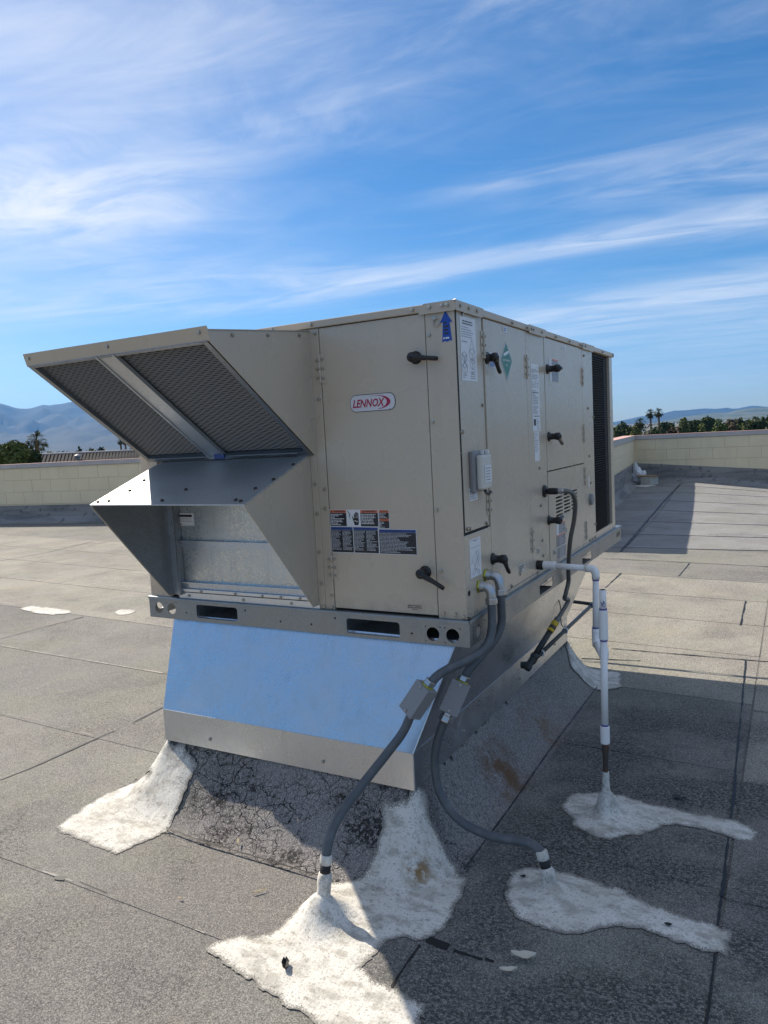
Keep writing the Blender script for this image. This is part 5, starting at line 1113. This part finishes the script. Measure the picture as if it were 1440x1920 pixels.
for k, (px, tp, w, lb) in enumerate(((1388, 783, 9, 'left of a pair of slim dark cypresses in the distant row'), (1394, 786, 8, 'right of a pair of slim dark cypresses in the distant row'), (1429, 777, 8, 'slim dark cypress rising behind the big domed tree'))):
    tree(px, tp, w, 180, 'leaf_dark', lb, 60+k, 'cypress', 'cypress_tree', 700, 4.0)
palm(1219, 766, 21, 165, 'left of the two tall palms close together right of the unit', 1); palm(1234.5, 764, 21, 160, 'right of the two tall palms close together right of the unit', 2); palm(1200, 782, 24, 140, 'short palm left of the two tall palms', 3)
# left
def bush(px, top, w, dist, mt, label, seed, leaves=2600):
    tp = far(px, top, dist); sc_ = dist/FPX; rw = w*sc_/2; base = Vector((tp.x, tp.y, GZ)); t = thing('tree', base, label, 'tree', 'trees left of the unit')
    MB().tube([base, Vector((tp.x, tp.y, tp.z-rw))], [.3, .12], 8).build('trunk', M['bark'], t); crown((tp.x, tp.y, tp.z-rw*.85), (rw, rw, rw*1.0), leaves, sc_*3.4, mt, t, 16, seed)
bush(22, 829, 62, 42, 'leaf_mid', 'dense green tree behind the parapet at the left edge of the photo', 90, 4200); bush(52, 843, 40, 46, 'leaf_dark', 'lower green tree between the left edge tree and the metal roof', 91, 2600); bush(-28, 838, 60, 44, 'leaf_dark', 'dark green tree cut by the left edge of the photo', 92, 2600)
palm(66, 807, 44, 75, 'bushy palm rising behind the metal roof at left', 11, False, group='palm trees left of the unit')
palm(225, 821, 15, 180, 'left of two small palms seen just under the upper hood', 12, group='palm trees left of the unit'); palm(234, 824, 12, 185, 'right of two small palms seen just under the upper hood', 13, group='palm trees left of the unit')
for k, (px, tp, w, lb) in enumerate(((94, 843, 13, 'small dark tree top above the left end of the metal roof'), (111, 843, 15, 'small dark tree top in the middle of three above the metal roof'), (128, 842, 14, 'small dark tree top right of two others above the metal roof'), (150, 840, 12, 'small tree top above the roof vent'), (170, 839, 12, 'feathery small tree top right of the roof vent'), (191, 839, 10, 'thin small tree top left of the two small palms'), (246, 842, 8, 'small dark tree top beside the edge of the upper hood'))):
    tree(px, tp, w, 160, 'leaf_dark' if k % 2 else 'leaf_mid', lb, 100+k, leaves=500, group='trees left of the unit')
# building with a standing seam metal roof
mr = thing('metal_roof_building', far(165, 860, 62)*1.0, 'long low building with a dark standing seam metal roof and a roof vent', 'building')
A_, B_ = far(66, 853.5, 58), far(330, 842, 66); A2, B2 = far(58, 877, 52), far(330, 866, 60)
n_ = 44
MB().add([A2, B2, B_, A_]+[v+Vector((0, 0, -.12)) for v in (A2, B2, B_, A_)], [(0, 1, 2, 3), (7, 6, 5, 4), (0, 4, 5, 1), (1, 5, 6, 2), (2, 6, 7, 3), (3, 7, 4, 0)]).build('metal_roof', M['standing_seam'], mr)
mb = MB()
for k in range(n_+1):
    p, q = A2.lerp(B2, k/n_), A_.lerp(B_, k/n_); d = (B2-A2).normalized()*.035; u = Vector((0, 0, .10)); mb.add([p-d, p+d, q+d, q-d, p-d+u, p+d+u, q+d+u, q-d+u], [(0, 1, 5, 4), (1, 2, 6, 5), (2, 3, 7, 6), (3, 0, 4, 7), (4, 5, 6, 7)])
o = mb.build('seam_ribs', M['standing_seam'], mr); o['kind'] = 'stuff'
MB().tube([A_, B_], .12, 8).build('ridge_cap', M['coping_metal'], mr)
bk = (B_-A_).cross(Vector((0, 0, 1))).normalized()*-6
MB().add([A_+Vector((0, 0, -.2)), B_+Vector((0, 0, -.2)), B_+bk+Vector((0, 0, -.9)), A_+bk+Vector((0, 0, -.9))]+[Vector((v.x, v.y, GZ)) for v in (A2, B2, B_+bk, A_+bk)], [(0, 1, 2, 3), (4, 5, 6, 7), (0, 4, 5, 1), (1, 5, 6, 2), (2, 6, 7, 3), (3, 7, 4, 0)]).build('wall', M['block_cream'], mr)
vp = far(147, 866, 56.5); 
MB().lathe(vp, (0, 0, 1), [(.22, -.3), (.14, 0), (.12, .35), (.26, .36), (.24, .46), (.05, .55)], 12).lathe(vp+Vector((.35, .2, -.1)), (0, 0, 1), [(.2, -.3), (.1, .1), (.1, .2)], 10).build('roof_vent', M['box_grey'], mr)
# hazy trees and houses across the valley
rg = np.random.default_rng(5); V_ = []; F_ = []
def clump(x, y, z, r, h, n):
    for _ in range(n):
        a = rg.uniform(0, 6.283); q = rg.uniform(0, 1)**.5*r; c = np.array((x+q*math.cos(a), y+q*math.sin(a), z+h*rg.uniform(.2, 1))); t = rg.normal(size=3); t /= np.linalg.norm(t); b = np.cross(t, rg.normal(size=3)); b /= np.linalg.norm(b); s = r*.42
        k = len(V_); V_.extend([tuple(c-t*s), tuple(c-b*s), tuple(c+t*s), tuple(c+b*s)]); F_.append((k, k+1, k+2, k+3))
for _ in range(2600):
    a = rg.uniform(-1.25, .35); d = 320*(14**rg.uniform(0, 1)); x, y = d*math.sin(a), d*math.cos(a); h = rg.uniform(4, 10.5)*(1 if d > 500 else .8)*(.55 if a > -.6 else 1); clump(x, y, GZ, h*.6, h, 9)
fw_ = MB().add(V_, F_).build('distant_woodland', M['leaf_far'], None, fix=False); tag(fw_, 'hazy belt of treetops across the valley below the mountains', 'woodland', None, 'stuff')

# the air between here and the hills
hz = MB().box(-14300, 14300, -14300, 14300, GZ-12, 960).build('haze', bpy.data.materials.new('haze_air'), None); hz['kind'] = 'stuff'
hm = hz.data.materials[0]; hm.use_nodes = True; hn = hm.node_tree; hn.nodes.clear(); ho = hn.nodes.new('ShaderNodeOutputMaterial'); pv = hn.nodes.new('ShaderNodeVolumePrincipled')
pv.inputs['Color'].default_value = (.10, .43, 1.0, 1); pv.inputs['Density'].default_value = .00006; pv.inputs['Anisotropy'].default_value = .1
hn.links.new(pv.outputs[0], ho.inputs['Volume'])
